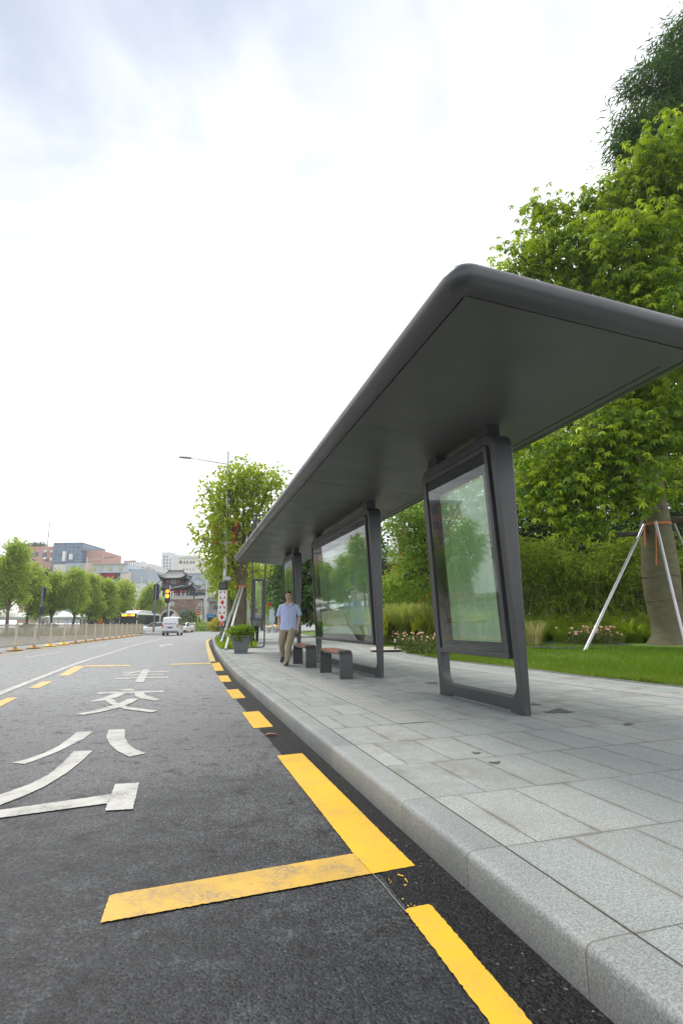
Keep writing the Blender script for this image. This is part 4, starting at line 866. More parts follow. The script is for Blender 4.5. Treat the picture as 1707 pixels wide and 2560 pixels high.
# --- braced street tree on the kerb island
rng = np.random.default_rng(18)
TX, TY = float(dp(*Z7(755, 1900), 31)[0]), 31.0
ST = [blob_px(*(*Z7(x, y), yy, r_)) for x, y, yy, r_ in ((640, 380, 31, 36), (780, 300, 31, 40), (950, 300, 31, 34), (1080, 360, 31, 36), (560, 520, 31, 34), (700, 480, 31, 42), (880, 460, 31, 44), (1020, 520, 31, 40), (440, 640, 31, 26), (560, 720, 30, 40), (420, 860, 31, 28), (300, 960, 31, 22), (520, 900, 30, 34), (680, 800, 31, 46), (850, 700, 31, 46), (420, 1060, 31, 28), (560, 1100, 30, 36), (700, 1020, 32, 40), (450, 1220, 31, 26), (600, 1280, 31, 34), (740, 1200, 32, 36), (480, 1400, 31, 20), (620, 1480, 32, 26), (960, 1330, 31, 24), (1040, 820, 32, 36), (380, 430, 31, 12), (600, 420, 29.9, 22), (610, 300, 29.9, 16), (575, 600, 29.8, 10), (690, 830, 29.7, 10))]
t = thing('street_tree', 'bright lime-green tree with upswept limbs on the kerb island, braced by poles', 'tree', (TX, TY, .2))
V, Fc, T, tips = simple_leaves(ST, 5600, rng, .27, .17, 7, .34, .45, .4, .25)
m = MB(); fork = np.array([TX, TY, 3.6]); m.tube([(TX - .02, TY, .1), (TX, TY, .35), (TX, TY, 2), (TX, TY, 3.0), tuple(fork)], [.42, .30, .27, .27, .24], 14)
for b in ST:
    e = np.array(b[:3]); st_ = fork + np.array([rng.normal(0, .08), rng.normal(0, .08), rng.uniform(-.5, .3)]); mid = st_ + (e - st_) * .45 + np.array([0, 0, .12 * np.linalg.norm(e - st_) * (.6 if e[2] > 6 else 1.2)]); mid[:2] = st_[:2] + (mid[:2] - st_[:2]) * .7
    m.tube([st_, st_ + (mid - st_) * .5, mid, mid + (e - mid) * .5, e], [.11, .085, .06, .04, .02], 7)
    for tq in tips[np.argsort(np.linalg.norm(tips - e, axis=1))[:5]]: m.tube([mid + (e - mid) * .6, (e + tq) / 2, tq], [.025, .015, .007], 4)
m.build('trunk', BARK, t, smooth=60); np_mesh('crown', V, Fc, L_LIM, t, T)
br = thing('tree_brace', 'grey poles strapped in orange round the trunk of the lime-green kerb tree', 'tree brace', (TX, TY, .2))
tz = float(dp(*Z7(770, 1510), 31)[2])
for foot, top_ in (((*gp(*Z7(530, 2135), .2)[:2], .2), dp(*Z7(745, 1515), 30.75)), ((*gp(*Z7(583, 2195), .17)[:2], .17), dp(*Z7(772, 1512), 30.7)), (dp(*Z7(775, 1990), 33.0), dp(*Z7(812, 1545), 31.2)), (dp(*Z7(868, 2040), 28.5), dp(*Z7(820, 1640), 30.9)), ((*gp(*Z7(490, 2090), .2)[:2], .2), dp(*Z7(640, 1790), 32))):
    m = MB(); m.tube([foot, top_], .055, 8); m.build('brace_pole', PM('grey_pole', (.42, .43, .40), .5, .2, var=.15), br, smooth=50)
m = MB(); m.loft([[(TX + r_ * math.cos(a), TY + r_ * math.sin(a), tz + d_) for a in np.linspace(0, 2 * math.pi, 18)] for r_, d_ in ((.27, -.07), (.31, -.07), (.31, .07), (.27, .07))], cap=False); m.build('orange_strap', ORG, br)
# second trunk behind it
rng = np.random.default_rng(19); X2 = float(dp(*Z7(640, 1800), 36)[0])
tree('street_tree', 'thinner tree standing behind the lime-green kerb tree, partly hidden by its poles', (X2, 36, .2), 2.6, [blob_px(*(*Z7(x, y), 36, r_)) for x, y, r_ in ((600, 1350, 34), (700, 1250, 40), (560, 1480, 26), (680, 1500, 28), (640, 1150, 36), (520, 1290, 26), (760, 1380, 30))], 4200, .24, .15, L_LIM, rng, BARK, .17, per=8)
# kerb island turf
isl = [np.array(gp(*Z7(x, y), .16)[:2]) for x, y in ((470, 2085), (480, 2120), (500, 2160), (530, 2185), (640, 2190), (760, 2190), (930, 2170), (900, 2100), (830, 2060), (700, 2040), (560, 2035), (490, 2060))]
m = MB(); m.extrude([(p[0], p[1], .15) for p in isl], (0, 0, .035)); structure(m.build('lawn', LAWNS))
rng = np.random.default_rng(12); c_ = np.mean(isl, 0); n = 9000; j = rng.integers(0, len(isl), n); u = rng.random((n, 1)); v = rng.random((n, 1)) ** .5
I = np.array(isl); P2 = c_ + (I[j] * (1 - u) + I[(j + 1) % len(isl)] * u - c_) * v; P = np.column_stack([P2, np.full(n, .18)])
V, Fc = leaf_quads(P, unit(np.column_stack([rng.normal(0, .4, n), rng.normal(0, .4, n), np.ones(n)])), rnd_dir(n, rng), rng.uniform(.08, .2, n), .03, .1)
tag(np_mesh('island_grass', V, Fc, leaf_mat('island_blade', (.18, .32, .015), (.27, .42, .02), (.40, .46, .06), .45), None, np.repeat(np.clip(rng.normal(.1, .2, n), 0, 1), 2)), 'light green grass round the foot of the kerb tree', 'grass', kind='stuff')
# ------------------------------------------------------------------ barrier along the middle of the road
BEI = PM('beige_barrier_metal', (.46, .41, .31), .45, .1, var=.1, vs=3, dirt=.2); BEIL = PM('pale_barrier_post', (.62, .58, .47), .45, var=.08, dirt=.2)
BYEL = PM('bright_yellow_rubber', (.85, .52, .02), .5, var=.08); BORG = PM('dirty_orange_rubber', (.42, .23, .05), .65, var=.3, vs=9, dirt=.6)
def barrier(base_mat, ln=2.55):
    t = thing('road_barrier', '', 'barrier')
    m = MB(); m.box(-.055, -.04, .1, .055, .04, 1.24); m.loft([[(.06 * c * k, .045 * s * k, z) for c, s in ((-1, -1), (1, -1), (1, 1), (-1, 1))] for k, z in ((1, 1.235), (1.05, 1.26), (.6, 1.29))]); m.build('post', BEIL, t, local=True)
    m = MB(); m.lathe([(.33, 0), (.36, .02), (.35, .05), (.24, .085), (.10, .12), (.07, .17)], (0, 0, .005), 18); m.build('base', base_mat, t, local=True, smooth=40)
    m = MB(); m.box(.07, -.02, 1.16, ln - .07, .02, 1.215); m.box(.07, -.015, .2, ln - .07, .015, .25)
    for k in range(1, 23): x = .07 + (ln - .14) * k / 23; m.box(x - .011, -.008, .25, x + .011, .008, 1.16)
    m.build('rail_panel', BEI, t, local=True); return t
p0 = np.array([-14.9, 23.75]); dv = np.array([-.195, .981]); dv /= np.linalg.norm(dv); ang = math.atan2(dv[1], dv[0])
ba, bb = barrier(BORG), barrier(BYEL); first = {0: True, 1: True}
for i in range(-4, 16):
    br_ = i in (3, 4); src = bb if br_ else ba
    o = src if first[br_] else copy_tree(src); first[br_] = False
    p = p0 + dv * 2.55 * i; o.location = (p[0], p[1], 0); o.rotation_euler = (0, 0, ang)
    tag(o, 'beige barrier section, ' + (ORD[i] + ' post from the left edge' if i >= 0 else 'outside the left edge, ' + ORD[-i - 1] + ' before the photo begins') + ', ' + ('clean bright yellow base' if br_ else 'dirty orange base'), 'barrier', 'median barriers along the left lane')
q0 = np.array([-21.7, 75.0]); q1 = np.array([-31.5, 146]); qd = q1 - q0; ql = np.linalg.norm(qd); qd /= ql
for i in range(int(ql / 2.55)):
    o = copy_tree(ba); p = q0 + qd * 2.55 * i; o.location = (*p, 0); o.rotation_euler = (0, 0, math.atan2(qd[1], qd[0]))
    tag(o, 'far beige barrier section in the run beyond the white van', 'barrier', 'barriers beyond the van')
# ------------------------------------------------------------------ vehicles (local: forward is +Y)
VWHT = PM('white_car_paint', (.74, .75, .76), .25, var=.03, coat=.6, dirt=.05); VYEL = PM('taxi_yellow_paint', (.80, .48, .02), .25, var=.03, coat=.6); VGRY = PM('grey_lower_paint', (.10, .10, .11), .5)
CGL = PM('car_glass', (.02, .028, .032), .06, var=.1, spec=.7); TYR = PM('tyre_rubber', (.018, .018, .018), .85, var=.2); RIM = PM('wheel_rim', (.45, .45, .46), .3, .7)
RLT = PM('red_lamp_lens', (.5, .02, .015), .15); OLT = PM('amber_lamp_lens', (.85, .30, .02), .15); HLT = PM('headlight_lens', (.75, .77, .8), .08); BLUP = PM('blue_plate', (.03, .10, .42), .4); BLK = PM('black_trim', (.02, .02, .02), .6)
def wheels(t, pts, r, w_=.19):
    for x, y in pts:
        m = MB(); s_ = 1 if x > 0 else -1; rings = []
        for rr_, xx in ((r * .62, 0), (r * .95, 0), (r, .03), (r, w_ - .03), (r * .95, w_), (r * .62, w_)): rings.append([(x - s_ * (w_ - xx), y + rr_ * math.cos(a), r + rr_ * math.sin(a)) for a in np.linspace(0, 2 * math.pi, 20, endpoint=False)])
        tw = m.loft(rings).build('wheel', TYR, t, local=True, smooth=40)
        m = MB(); rings = []
        for rr_, xx in ((r * .6, .004), (r * .5, -.02), (r * .15, -.03), (.02, -.01)): rings.append([(x + s_ * xx, y + rr_ * math.cos(a), r + rr_ * math.sin(a)) for a in np.linspace(0, 2 * math.pi, 16, endpoint=False)])
        ri = m.loft(rings).build('rim', RIM, t, local=True, smooth=40); ri.parent = tw
def sec(y, hw, z0, zb, zt, hr):      # one cross-section of a car body: sill, belt, roof
    h = [(hw * .94, z0), (hw, z0 + (zb - z0) * .35), (hw, zb - .06), (hw * .97, zb), (lerp(hw, hr, .9), zt - .07), (hr * .86, zt - .01), (hr * .4, zt + .01)]
    return [(x, y, z) for x, z in h] + [(-x, y, z) for x, z in h[::-1]]
def van(label, loc, rz):
    t = thing('van', label, 'van', loc, rz)
    st = [(-2.12, .78, .45, 1.0, 1.66, .64), (-2.08, .83, .30, 1.02, 1.80, .70), (-1.9, .85, .27, 1.03, 1.88, .74), (-.5, .85, .25, 1.03, 1.92, .76), (.7, .85, .25, 1.03, 1.90, .75), (1.05, .85, .25, 1.03, 1.82, .72), (1.65, .84, .25, 1.0, 1.30, .72), (2.0, .80, .28, .92, 1.02, .70), (2.14, .72, .36, .8, .88, .6)]
    m = MB(); m.loft([sec(*s_) for s_ in st]); m.build('body', VWHT, t, local=True, smooth=35)
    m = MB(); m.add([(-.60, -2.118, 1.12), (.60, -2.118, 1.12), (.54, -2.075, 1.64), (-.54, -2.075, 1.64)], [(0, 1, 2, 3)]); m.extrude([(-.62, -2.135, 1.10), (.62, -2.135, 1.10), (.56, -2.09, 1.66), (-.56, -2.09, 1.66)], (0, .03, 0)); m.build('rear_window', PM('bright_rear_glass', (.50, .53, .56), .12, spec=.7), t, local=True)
    for s_ in (-1, 1):
        for y0, y1, z1_ in ((-1.75, -.75, 1.72), (-.68, .35, 1.74), (.42, 1.25, 1.68)):
            m = MB(); x = lambda z: s_ * (lerp(.85, .76, (z - 1.03) / .8) + .004)
            yt = y1 - (.38 if y1 > 1 else 0); m.add([(x(1.1), y0, 1.1), (x(1.1), y1, 1.1), (x(z1_), yt, z1_), (x(z1_), y0, z1_)], [(0, 1, 2, 3)]); m.build('side_window', CGL, t, local=True)
        m = MB(); m.box(s_ * .73 - .07, -2.13, .78, s_ * .73 + .07, -2.06, 1.15); lt = m.build('tail_light', RLT, t, local=True, bevel=.02)
        m = MB(); m.box(s_ * .74 - .06, -2.14, .86, s_ * .74 + .06, -2.075, 1.0); m.build('indicator', OLT, lt, local=True)
        m = MB(); m.blob((s_ * .98, 1.15, 1.12), .12, .06, .09, 10, 6); m.bar((s_ * .82, 1.1, 1.1), (s_ * .95, 1.15, 1.1), .04); m.build('mirror', BLK, t, local=True, smooth=40)
        m = MB(); m.box(s_ * .60 - .14, 2.06, .62, s_ * .60 + .14, 2.15, .82); m.build('headlight', HLT, t, local=True, bevel=.02)
    m = MB(); m.box(-.80, -2.2, .30, .80, -2.05, .50); m.build('rear_bumper', PM('grey_bumper', (.20, .20, .215), .55), t, local=True, bevel=.03)
    m = MB(); m.box(-.42, -2.145, .87, .42, -2.10, .915); m.build('handle_bar', BLK, t, local=True)
    m = MB(); m.box(-.22, -2.14, .74, .22, -2.12, .86); m.build('number_plate', BLUP, t, local=True)
    m = MB()
    for k, x in enumerate((-.56, -.46, -.36, -.24, -.13, -.02, .10, .20, .40, .5)): m.box(x, -2.13, 1.17 + .02 * (k % 2), x + .07, -2.124, 1.26)
    m.build('rear_lettering', PM('faded_blue_lettering', (.25, .28, .38), .5), t, local=True)
    m = MB(); m.add([(-.60, 1.10, 1.80), (.60, 1.10, 1.80), (.66, 1.66, 1.28), (-.66, 1.66, 1.28)], [(0, 1, 2, 3)]); ws = m.build('windscreen', CGL, t, local=True); ws.location = (0, .03, .03)
    wheels(t, [(-.82, -1.35), (.82, -1.35), (-.82, 1.4), (.82, 1.4)], .30); return t
van('white minivan seen from behind, driving away past the end of the barrier', (-18.1, 59.2, 0), R(9))
def sedan(label, loc, rz, paint_, name='car', cat='car', group=None):
    t = thing(name, label, cat, loc, rz, group)
    lo = [(-2.22, .70, .40, .72, .86, .62), (-2.1, .84, .28, .80, .96, .72), (-1.5, .88, .22, .86, 1.0, .74), (-.6, .89, .20, .88, .96, .76), (.7, .89, .20, .86, .94, .76), (1.3, .88, .22, .80, .92, .74), (1.95, .84, .27, .66, .78, .70), (2.2, .70, .36, .58, .64, .58)]
    m = MB(); m.loft([sec(y, a, b, c, d, e) for y, a, b, c, d, e in lo]); m.build('body', paint_, t, local=True, smooth=40)
    gl = [(-1.62, .66, .95, .62), (-1.0, .72, 1.36, .56), (-.4, .74, 1.43, .58), (.2, .74, 1.41, .58), (1.15, .68, .94, .62)]
    m = MB(); m.loft([[(a, y, .90), (lerp(a, c, .5), y, (.9 + z) / 2), (c, y, z), (-c, y, z), (-lerp(a, c, .5), y, (.9 + z) / 2), (-a, y, .90)] for y, a, z, c in gl]); m.build('window_band', CGL, t, local=True, smooth=30)
    m = MB(); m.loft([[(c - .02, y, z), (c - .08, y, z + .025), (-c + .08, y, z + .025), (-c + .02, y, z)] for y, z, c in ((-1.05, 1.345, .57), (-.4, 1.432, .6), (.25, 1.412, .6))]); rf = m.build('roof', paint_, t, local=True, smooth=30)
    if cat == 'taxi': m = MB(); m.box(-.28, -.25, 1.46, .28, -.05, 1.58); m.build('roof_sign', PM('taxi_sign', (.8, .55, .1), .4), rf, local=True, bevel=.03)
    for s_ in (-1, 1):
        m = MB(); m.box(s_ * .62 - .15, 2.02, .58, s_ * .62 + .15, 2.2, .70); m.build('headlight', HLT, t, local=True, bevel=.03)
        m = MB(); m.box(s_ * .66 - .14, -2.2, .66, s_ * .66 + .14, -2.08, .82); m.build('tail_light', RLT, t, local=True, bevel=.03)
        m = MB(); m.bar((s_ * .66, -.42, .93), (s_ * .585, -.42, 1.42), .05); m.bar((s_ * .66, .95, .93), (s_ * .585, .3, 1.40), .05); m.build('pillar', paint_, t, local=True)
    wheels(t, [(-.86, -1.32), (.86, -1.32), (-.86, 1.36), (.86, 1.36)], .31); return t
sedan('white car turning beyond the barrier end, just left of the white minivan', (float(dp(388, 1570, 72)[0]), 72, 0), R(100), VWHT, group=None)
sedan('white car seen past the right side of the white minivan', (float(dp(459, 1570, 78)[0]), 78, 0), R(175), VWHT)
sedan('yellow taxi half hidden behind the walking man in the blue shirt', (float(dp(708, 1570, 78)[0]), 78, 0), R(92), VYEL, 'taxi', 'taxi')
for i, (px, Y_) in enumerate(((70, 74), (122, 80))): sedan(('pale parked car between the tree trunks at the left edge behind the barrier', 'pale parked car behind the barrier next to the back-turned signal')[i], (float(dp(px, 1560, Y_)[0]), Y_, .1), R(95 + 20 * i), PM('pale_car_paint', (.5, .52, .55), .3, coat=.5))
bus = thing('bus', 'white-roofed city bus with an orange lit display coming up behind the barrier', 'bus', (float(dp(326, 1560, 82)[0]) - .1, 86.5, 0), R(181))
BW = PM('bus_white', (.72, .73, .73), .35, coat=.3, dirt=.1); BDK = PM('bus_dark_front', (.025, .03, .035), .15, spec=.6)
m = MB(); m.loft([[(x, y, z) for x, z in rrect(-1.27 * k, 1.27 * k, .32, zt, .14, .06, 5)] for y, k, zt in ((-5.4, .97, 2.82), (-5.3, 1, 2.88), (5.2, 1, 2.88), (5.36, .97, 2.82))]); m.build('body', BW, bus, local=True, smooth=40)
m = MB(); m.loft([[(x, y, z) for x, z in rrect(-1.1 * k, 1.1 * k, 2.86, 2.88 + .42 * h, .12 * h + .01, .01, 5)] for y, k, h in ((-2.6, .8, .1), (-1.8, 1, 1), (3.2, 1, 1), (4.6, .7, .1))]); m.build('roof_unit', BW, bus, local=True, smooth=40)
m = MB(); m.box(-1.2, 5.33, .95, 1.2, 5.385, 2.78); fr_ = m.build('windscreen', BDK, bus, local=True, bevel=.03)
LED = lamp_mat('amber_display', (1.0, .55, .02), 1.5); LEDR = lamp_mat('red_orange_display', (1.0, .16, .01), 1.4)
m = MB(); m.box(.2, 5.386, 2.45, .95, 5.40, 2.68); m.box(-.9, 5.386, 2.45, -.42, 5.40, 2.68); m.build('amber_display', LED, fr_, local=True)
m = MB(); m.box(-.38, 5.386, 2.45, .17, 5.40, 2.68); m.build('red_display', LEDR, fr_, local=True)
for s_ in (-1, 1):
    m = MB()
    m.box(s_ * 1.268, -5.0, 1.15, s_ * 1.276, 5.1, 2.62); m.build('side_window', BDK, bus, local=True)
    m = MB(); m.blob((s_ * 1.35, 5.5, 2.0), .1, .07, .2, 8, 6); m.bar((s_ * 1.2, 5.35, 2.5), (s_ * 1.35, 5.5, 2.2), .04); m.build('mirror', BLK, bus, local=True, smooth=40)
    m = MB(); m.box(s_ * .95 - .18, 5.35, .6, s_ * .95 + .18, 5.39, .8); m.build('headlight', HLT, bus, local=True)
wheels(bus, [(-1.22, -3.2), (1.22, -3.2), (-1.22, 2.9), (1.22, 2.9)], .48, .28)
# ------------------------------------------------------------------ signals
SIG = PM('signal_black', (.022, .026, .034), .45); SPOLE = PM('signal_pole_blue_grey', (.13, .16, .23), .45, var=.1)
def ground_x(px, py, Y_): return float(dp(px, py, Y_)[0])
def signal(label, px, Y_, top_py, bot_py, hw, back, lit=None):
    x = ground_x(px, bot_py, Y_); zt = float(dp(px, top_py, Y_)[2]); zb = float(dp(px, bot_py, Y_)[2]); t = thing('traffic_light', label, 'traffic light', (x, Y_, 0))
    m = MB(); m.tube([(x, Y_, 0), (x, Y_, zb), (x, Y_, zt)], [.09, .08, .07], 10); m.build('pole', SPOLE, t, smooth=40)
    y0 = Y_ + .12 if back else Y_ - .32
    m = MB(); o = [(x + a, y0, b) for a, b in rrect(-hw, hw, zb, zt, hw * .7, hw * .7, 6)]; m.extrude(o, (0, .2, 0)); hd_ = m.build('signal_head', SIG, t, bevel=.01)
    if lit:
        n = len(lit); h = (zt - zb) / n
        for k, mt in enumerate(lit):
            m = MB(); r_ = min(hw * .78, h * .42); zc = zt - h * (k + .5); m.lathe([(r_, 0), (r_ * .8, .03), (.01, .045)], (0, 0, 0), 18); m.v = [(x + a, y0 - .004 - c, zc + b) for a, b, c in m.v]; m.build('lamp_lens', mt, hd_, smooth=50)
    return t
RED_ON = lamp_mat('lit_orange_red_lens', (1.0, .13, .01), 2.2); AMB_ON = lamp_mat('lit_amber_digits', (1.0, .32, .01), 2.0); OFFL = PM('unlit_lens', (.03, .03, .035), .2)
signal('traffic light showing orange-red, in front of the old gate', 420, 64, 1473, 1508, .28, False, (RED_ON, AMB_ON, OFFL))
sb = signal('black traffic light seen from behind, left of the orange-lit signal', 389, 62.5, 1459, 1500, .31, True)
STR = PM('yellow_stripe', (.55, .38, .02), .5); x = ground_x(384, 1570, 62.5)
m = MB(); m.tube([(x, 62.5, .3), (x, 62.5, 1.55)], .11, 10); m.build('striped_sleeve', STR, sb, smooth=40); m = MB()
for k in range(5): m.tube([(x, 62.5, .42 + .25 * k), (x, 62.5, .53 + .25 * k)], .114, 10)
m.build('black_band', BLK, sb, smooth=40)
m = MB(); m.extrude([(x + a, 62.5 + b, .002) for a, b in rrect(-1.0, 1.3, -.7, .9, .5, .5, 6)], (0, 0, .3)); tag(m.build('traffic_island', PM('pale_concrete', (.55, .55, .53), .8, var=.1, dirt=.2), bevel=.03), 'small pale concrete island under the back-turned signal by the barrier end', 'traffic island')
s3 = signal('slim dark traffic light seen from behind among the left trees', 106, 50, 1468, 1497, .17, True)
x = ground_x(104, 1530, 50); m = MB(); m.box(x - .02, 49.8, 2.15, x + .22, 50.15, 2.85); m.build('small_signal_box', SIG, s3, bevel=.03)
# ------------------------------------------------------------------ lamps and banners on the far side
BANO = PM('orange_banner', (.68, .26, .03), .7, var=.25, vs=2); BANR = PM('red_banner', (.62, .03, .03), .7, var=.3, vs=3)
def far_lamp(label, pxt, pyt, pxb, Y_, arm, banner=None, lantern=0, r=.13):
    x = ground_x(pxb, 1560, Y_); zt = float(dp(pxt, pyt, Y_)[2]); t = thing('street_lamp', label, 'street lamp', (x, Y_, 0))
    m = MB(); m.tube([(x, Y_, 0), (x, Y_, zt * .5), (x, Y_, zt)], [r, r * .85, r * .55], 10); m.build('pole', LWHT, t, smooth=40)
    if arm:
        m = MB(); m.tube([(x, Y_, zt - .5), (x + arm * .6, Y_, zt - .25), (x + arm, Y_, zt - .05)], .045, 6); a_ = m.build('lamp_arm', LWHT, t, smooth=40)
        m = MB(); m.box(min(x + arm * .8, x + arm * 1.25), Y_ - .15, zt - .1, max(x + arm * .8, x + arm * 1.25), Y_ + .15, zt + .02); m.build('lamp_head', PM('far_lamp_head', (.30, .30, .26), .5), t, bevel=.03)
    if banner:
        mt, z0, z1, x0, x1 = banner; m = MB(); m.box(x + x0, Y_ - .02, z0, x + x1, Y_ + .02, z1)
        b = m.build('banner', mt, t); m = MB()
        for k in range(4): u = lerp(z0, z1, .18 + .2 * k); m.box(x + lerp(x0, x1, .32), Y_ - .026, u, x + lerp(x0, x1, .68), Y_ - .021, u + (z1 - z0) * .09); m.box(x + lerp(x0, x1, .46), Y_ - .03, u - .06, x + lerp(x0, x1, .54), Y_ - .027, u + (z1 - z0) * .13)
        m.build('banner_lettering', GOLD, b)
    for k in range(lantern):
        m = MB(); m.blob((x + .55, Y_, 5.4 - 1.15 * k), .42 - .14 * k, .42 - .14 * k, .36 - .1 * k, 12, 8); m.build('lantern', REDP, t, smooth=50)
    return t
far_lamp('white street lamp with an orange banner among the left trees', 218, 1393, 206, 80, 3.2, (BANO, 3.1, 4.6, -1.35, -.05), 1)
far_lamp('white street lamp with red banner and lanterns behind the bus', 355, 1443, 348, 100, 0, (BANR, 3.6, 5.1, -.7, .7), 2)
far_lamp('plain thick white lamp post right of the gate wall', 516, 1446, 513, 112, -1.6, r=.19)
far_lamp('slim white lamp with an upward arm behind the orange-lit signal', 422, 1464, 421, 90, 1.9)
lmp = far_lamp('white lamp with red fans and a blue-white board seen between the totem and the man', 682, 1462, 681, 66, 0)
x = ground_x(681, 1560, 66); zt = float(dp(682, 1462, 66)[2])
m = MB(); m.tube([(x, 66, zt - .3), (x - .1, 66, zt + .2), (x - .5, 66, zt + .5), (x - 1.0, 66, zt + .6)], .05, 6); m.build('lamp_arm', LWHT, lmp, smooth=50)
for s_ in (-1, 1): m = MB(); m.lathe([(.30, 0), (.30, .06), (.02, .08)], (0, 0, 0), 16); m.v = [(x + s_ * .3 + a, 66 - .1 - c, 3.35 + b * .8) for a, b, c in m.v]; m.build('red_fan', REDP, lmp)
m = MB(); m.box(x - .35, 65.85, 1.2, x + .3, 65.95, 2.75); b_ = m.build('information_board', PM('pale_blue_board', (.55, .68, .78), .4), lmp, bevel=.02)
# ------------------------------------------------------------------ small signs
def sign_post(name, label, cat, px, py, Y_, r_post=.04):
    x = ground_x(px, 1560, Y_); z = float(dp(px, py, Y_)[2]); t = thing(name, label, cat, (x, Y_, 0)); m = MB(); m.tube([(x, Y_, 0), (x, Y_, z)], r_post, 8); m.build('post', LWHT, t, smooth=40); return t, x, z
t, x, z = sign_post('no_entry_sign', 'round red no entry sign on a white post by the gate bushes', 'road sign', 494, 1533, 92)
m = MB(); m.lathe([(.34, 0), (.34, .03)], (0, 0, 0), 24); m.v = [(x + a, 91.93 - c, z + b) for a, b, c in m.v]; d_ = m.build('disc', REDP, t); m = MB(); m.box(x - .22, 91.885, z - .05, x + .22, 91.893, z + .05); m.build('white_bar', WPAN, d_)
t, x, z = sign_post('arched_sign', 'white arched street sign with a scroll frame in front of the gate wall', 'sign', 503, 1515, 96, .06)
m = MB(); m.tube([(x + .62 * math.cos(a), 96, z + .62 * math.sin(a)) for a in np.linspace(0, math.pi, 17)], .045, 6); m.tube([(x - .95, 96, z), (x + .95, 96, z)], .045, 6); m.tube([(x + .35 * math.cos(a), 96, z + .35 * math.sin(a)) for a in np.linspace(0, math.pi, 13)], .03, 6)
for a in np.linspace(.3, 2.84, 6): m.tube([(x + .1 * math.cos(a), 96, z + .1 * math.sin(a)), (x + .6 * math.cos(a), 96, z + .6 * math.sin(a))], .02, 5)
m.build('arched_frame', LWHT, t); m = MB(); m.box(x - .2, 95.8, z - 2.2, x + .2, 95.95, z - 1.6); m.build('small_plate', WPAN, t)
t, x, z = sign_post('direction_sign', 'small blue direction sign beside the arch of the gate', 'road sign', 460, 1530, 100); m = MB(); m.box(x - .45, 99.9, z - .28, x + .45, 99.95, z + .28); m.build('blue_plate', PM('blue_sign_plate', (.12, .25, .45), .4), t)
# ------------------------------------------------------------------ left verge, stalls and trees
m = MB(); vp = [(-74, 62), (-24.5, 72), (-26.5, 112), (-120, 130), (-130, 60)]; m.extrude([(*p, .001) for p in vp], (0, 0, .14)); structure(m.build('lawn', LAWNS))
rng = np.random.default_rng(55)
LT = [(20, 64, 1352, 34, 'tallest pale green tree at the left edge behind the barrier'), (66, 70, 1404, 34, 'round green tree second from the left edge behind the barrier'), (131, 74, 1432, 27, 'low-crowned green tree just right of the back-turned slim signal'), (180, 74, 1424, 29, 'green tree left of the lamp with the orange banner'), (222, 80, 1437, 25, 'green tree right of the lamp with the orange banner'), (262, 84, 1452, 24, 'green tree below the red letters of the grey mall'), (304, 90, 1450, 34, 'broad green tree directly behind the front of the bus'), (374, 100, 1461, 24, 'green tree left of the gate, behind the red-bannered lamp'), (105, 92, 1428, 30, 'darker green tree further back between the second and third tree from the left'), (-20, 76, 1395, 34, 'tree cut by the left edge of the photo behind the tallest pale tree')]
left_trees = []
for i, (px, Y_, py, hw, lb_) in enumerate(LT):
    rg = np.random.default_rng(200 + i); x = ground_x(px, 1560, Y_); zt = float(dp(px, py, Y_)[2]); r_ = hw * Y_ / F; hb = zt * .26
    hc = zt * .24; bl = [(x, Y_, zt - r_ * .5, r_ * .5, r_ * .5, r_ * .5), (x, Y_, lerp(hc, zt, .52), r_ * .75, r_ * .8, (zt - hc) * .30)]
    for k in range(9):
        a = rg.uniform(0, 2 * math.pi); u = rg.uniform(.12, .92); q = r_ * (.42 + .55 * math.sin(min(1, u * 1.15) * math.pi)) * .8; s_ = r_ * rg.uniform(.28, .5)
        bl.append((x + q * math.cos(a), Y_ + q * math.sin(a), lerp(hc, zt, u) - s_ * .3, s_, s_, s_ * .8))
    left_trees.append(tree('verge_tree', lb_, (x, Y_, .12), hb, bl, 7500, .34, .19, L_FAR if i != 8 else L_DRK, rg, BARK, .17, 'trees on the verge across the road', per=9, spread=.42, twigs=40, young=.3, shell=.5))
for i, (x, y, s_) in enumerate(((-44, 49, 1.2), (-41, 38, 1.35), (-37, 28, 1.3), (-46, 58, 1.15), (-35, 17, 1.4), (-52, 45, 1.5), (-47, 30, 1.5))):
    o = copy_tree(left_trees[1 + i % 3]); o.location = (x, y, .1); o.scale = (s_, s_, s_ * .95); o.rotation_euler = (0, 0, i * 1.1); tag(o, 'roadside tree across the street, outside the left edge, seen mirrored in the glass', 'tree', 'trees across the road seen in the glass')
TENT = PM('white_tent_cloth', (.72, .74, .75), .7, var=.06); STALL = PM('stall_brown', (.16, .13, .11), .7, var=.25); DARKW = PM('dark_shopfront', (.03, .033, .038), .3)
for i, (px, Y_, w_) in enumerate(((16, 78, 3.4), (62, 80, 2.0), (158, 84, 2.2), (192, 86, 2.2))):
    x = ground_x(px, 1560, Y_); t = thing('market_tent', ('wide white market tent at the left edge beyond the barrier', 'small white tent between the two leftmost trunks', 'white tent left of the orange-banner lamp', 'white tent under the lamp with the orange banner')[i], 'tent', (x, Y_, .1))
    m = MB(); m.loft([[(x + a * k, Y_ + b * k, z) for a, b in ((-w_, -1.5), (w_, -1.5), (w_, 1.5), (-w_, 1.5))] for k, z in ((1, 2.1), (1.02, 2.45), (.45, 3.0), (.05, 3.35))]); m.build('roof', TENT, t)
    for a in (-1, 1):
        for b in (-1.4, 1.4): m = MB(); m.tube([(x + a * w_ * .95, Y_ + b, .1), (x + a * w_ * .95, Y_ + b, 2.1)], .04, 6); m.build('leg', LWHT, t)
x = ground_x(255, 1560, 98); t = thing('kiosk', 'low dark kiosk with a flat brown roof and an orange door behind the left trees', 'kiosk', (x, 98, .1))
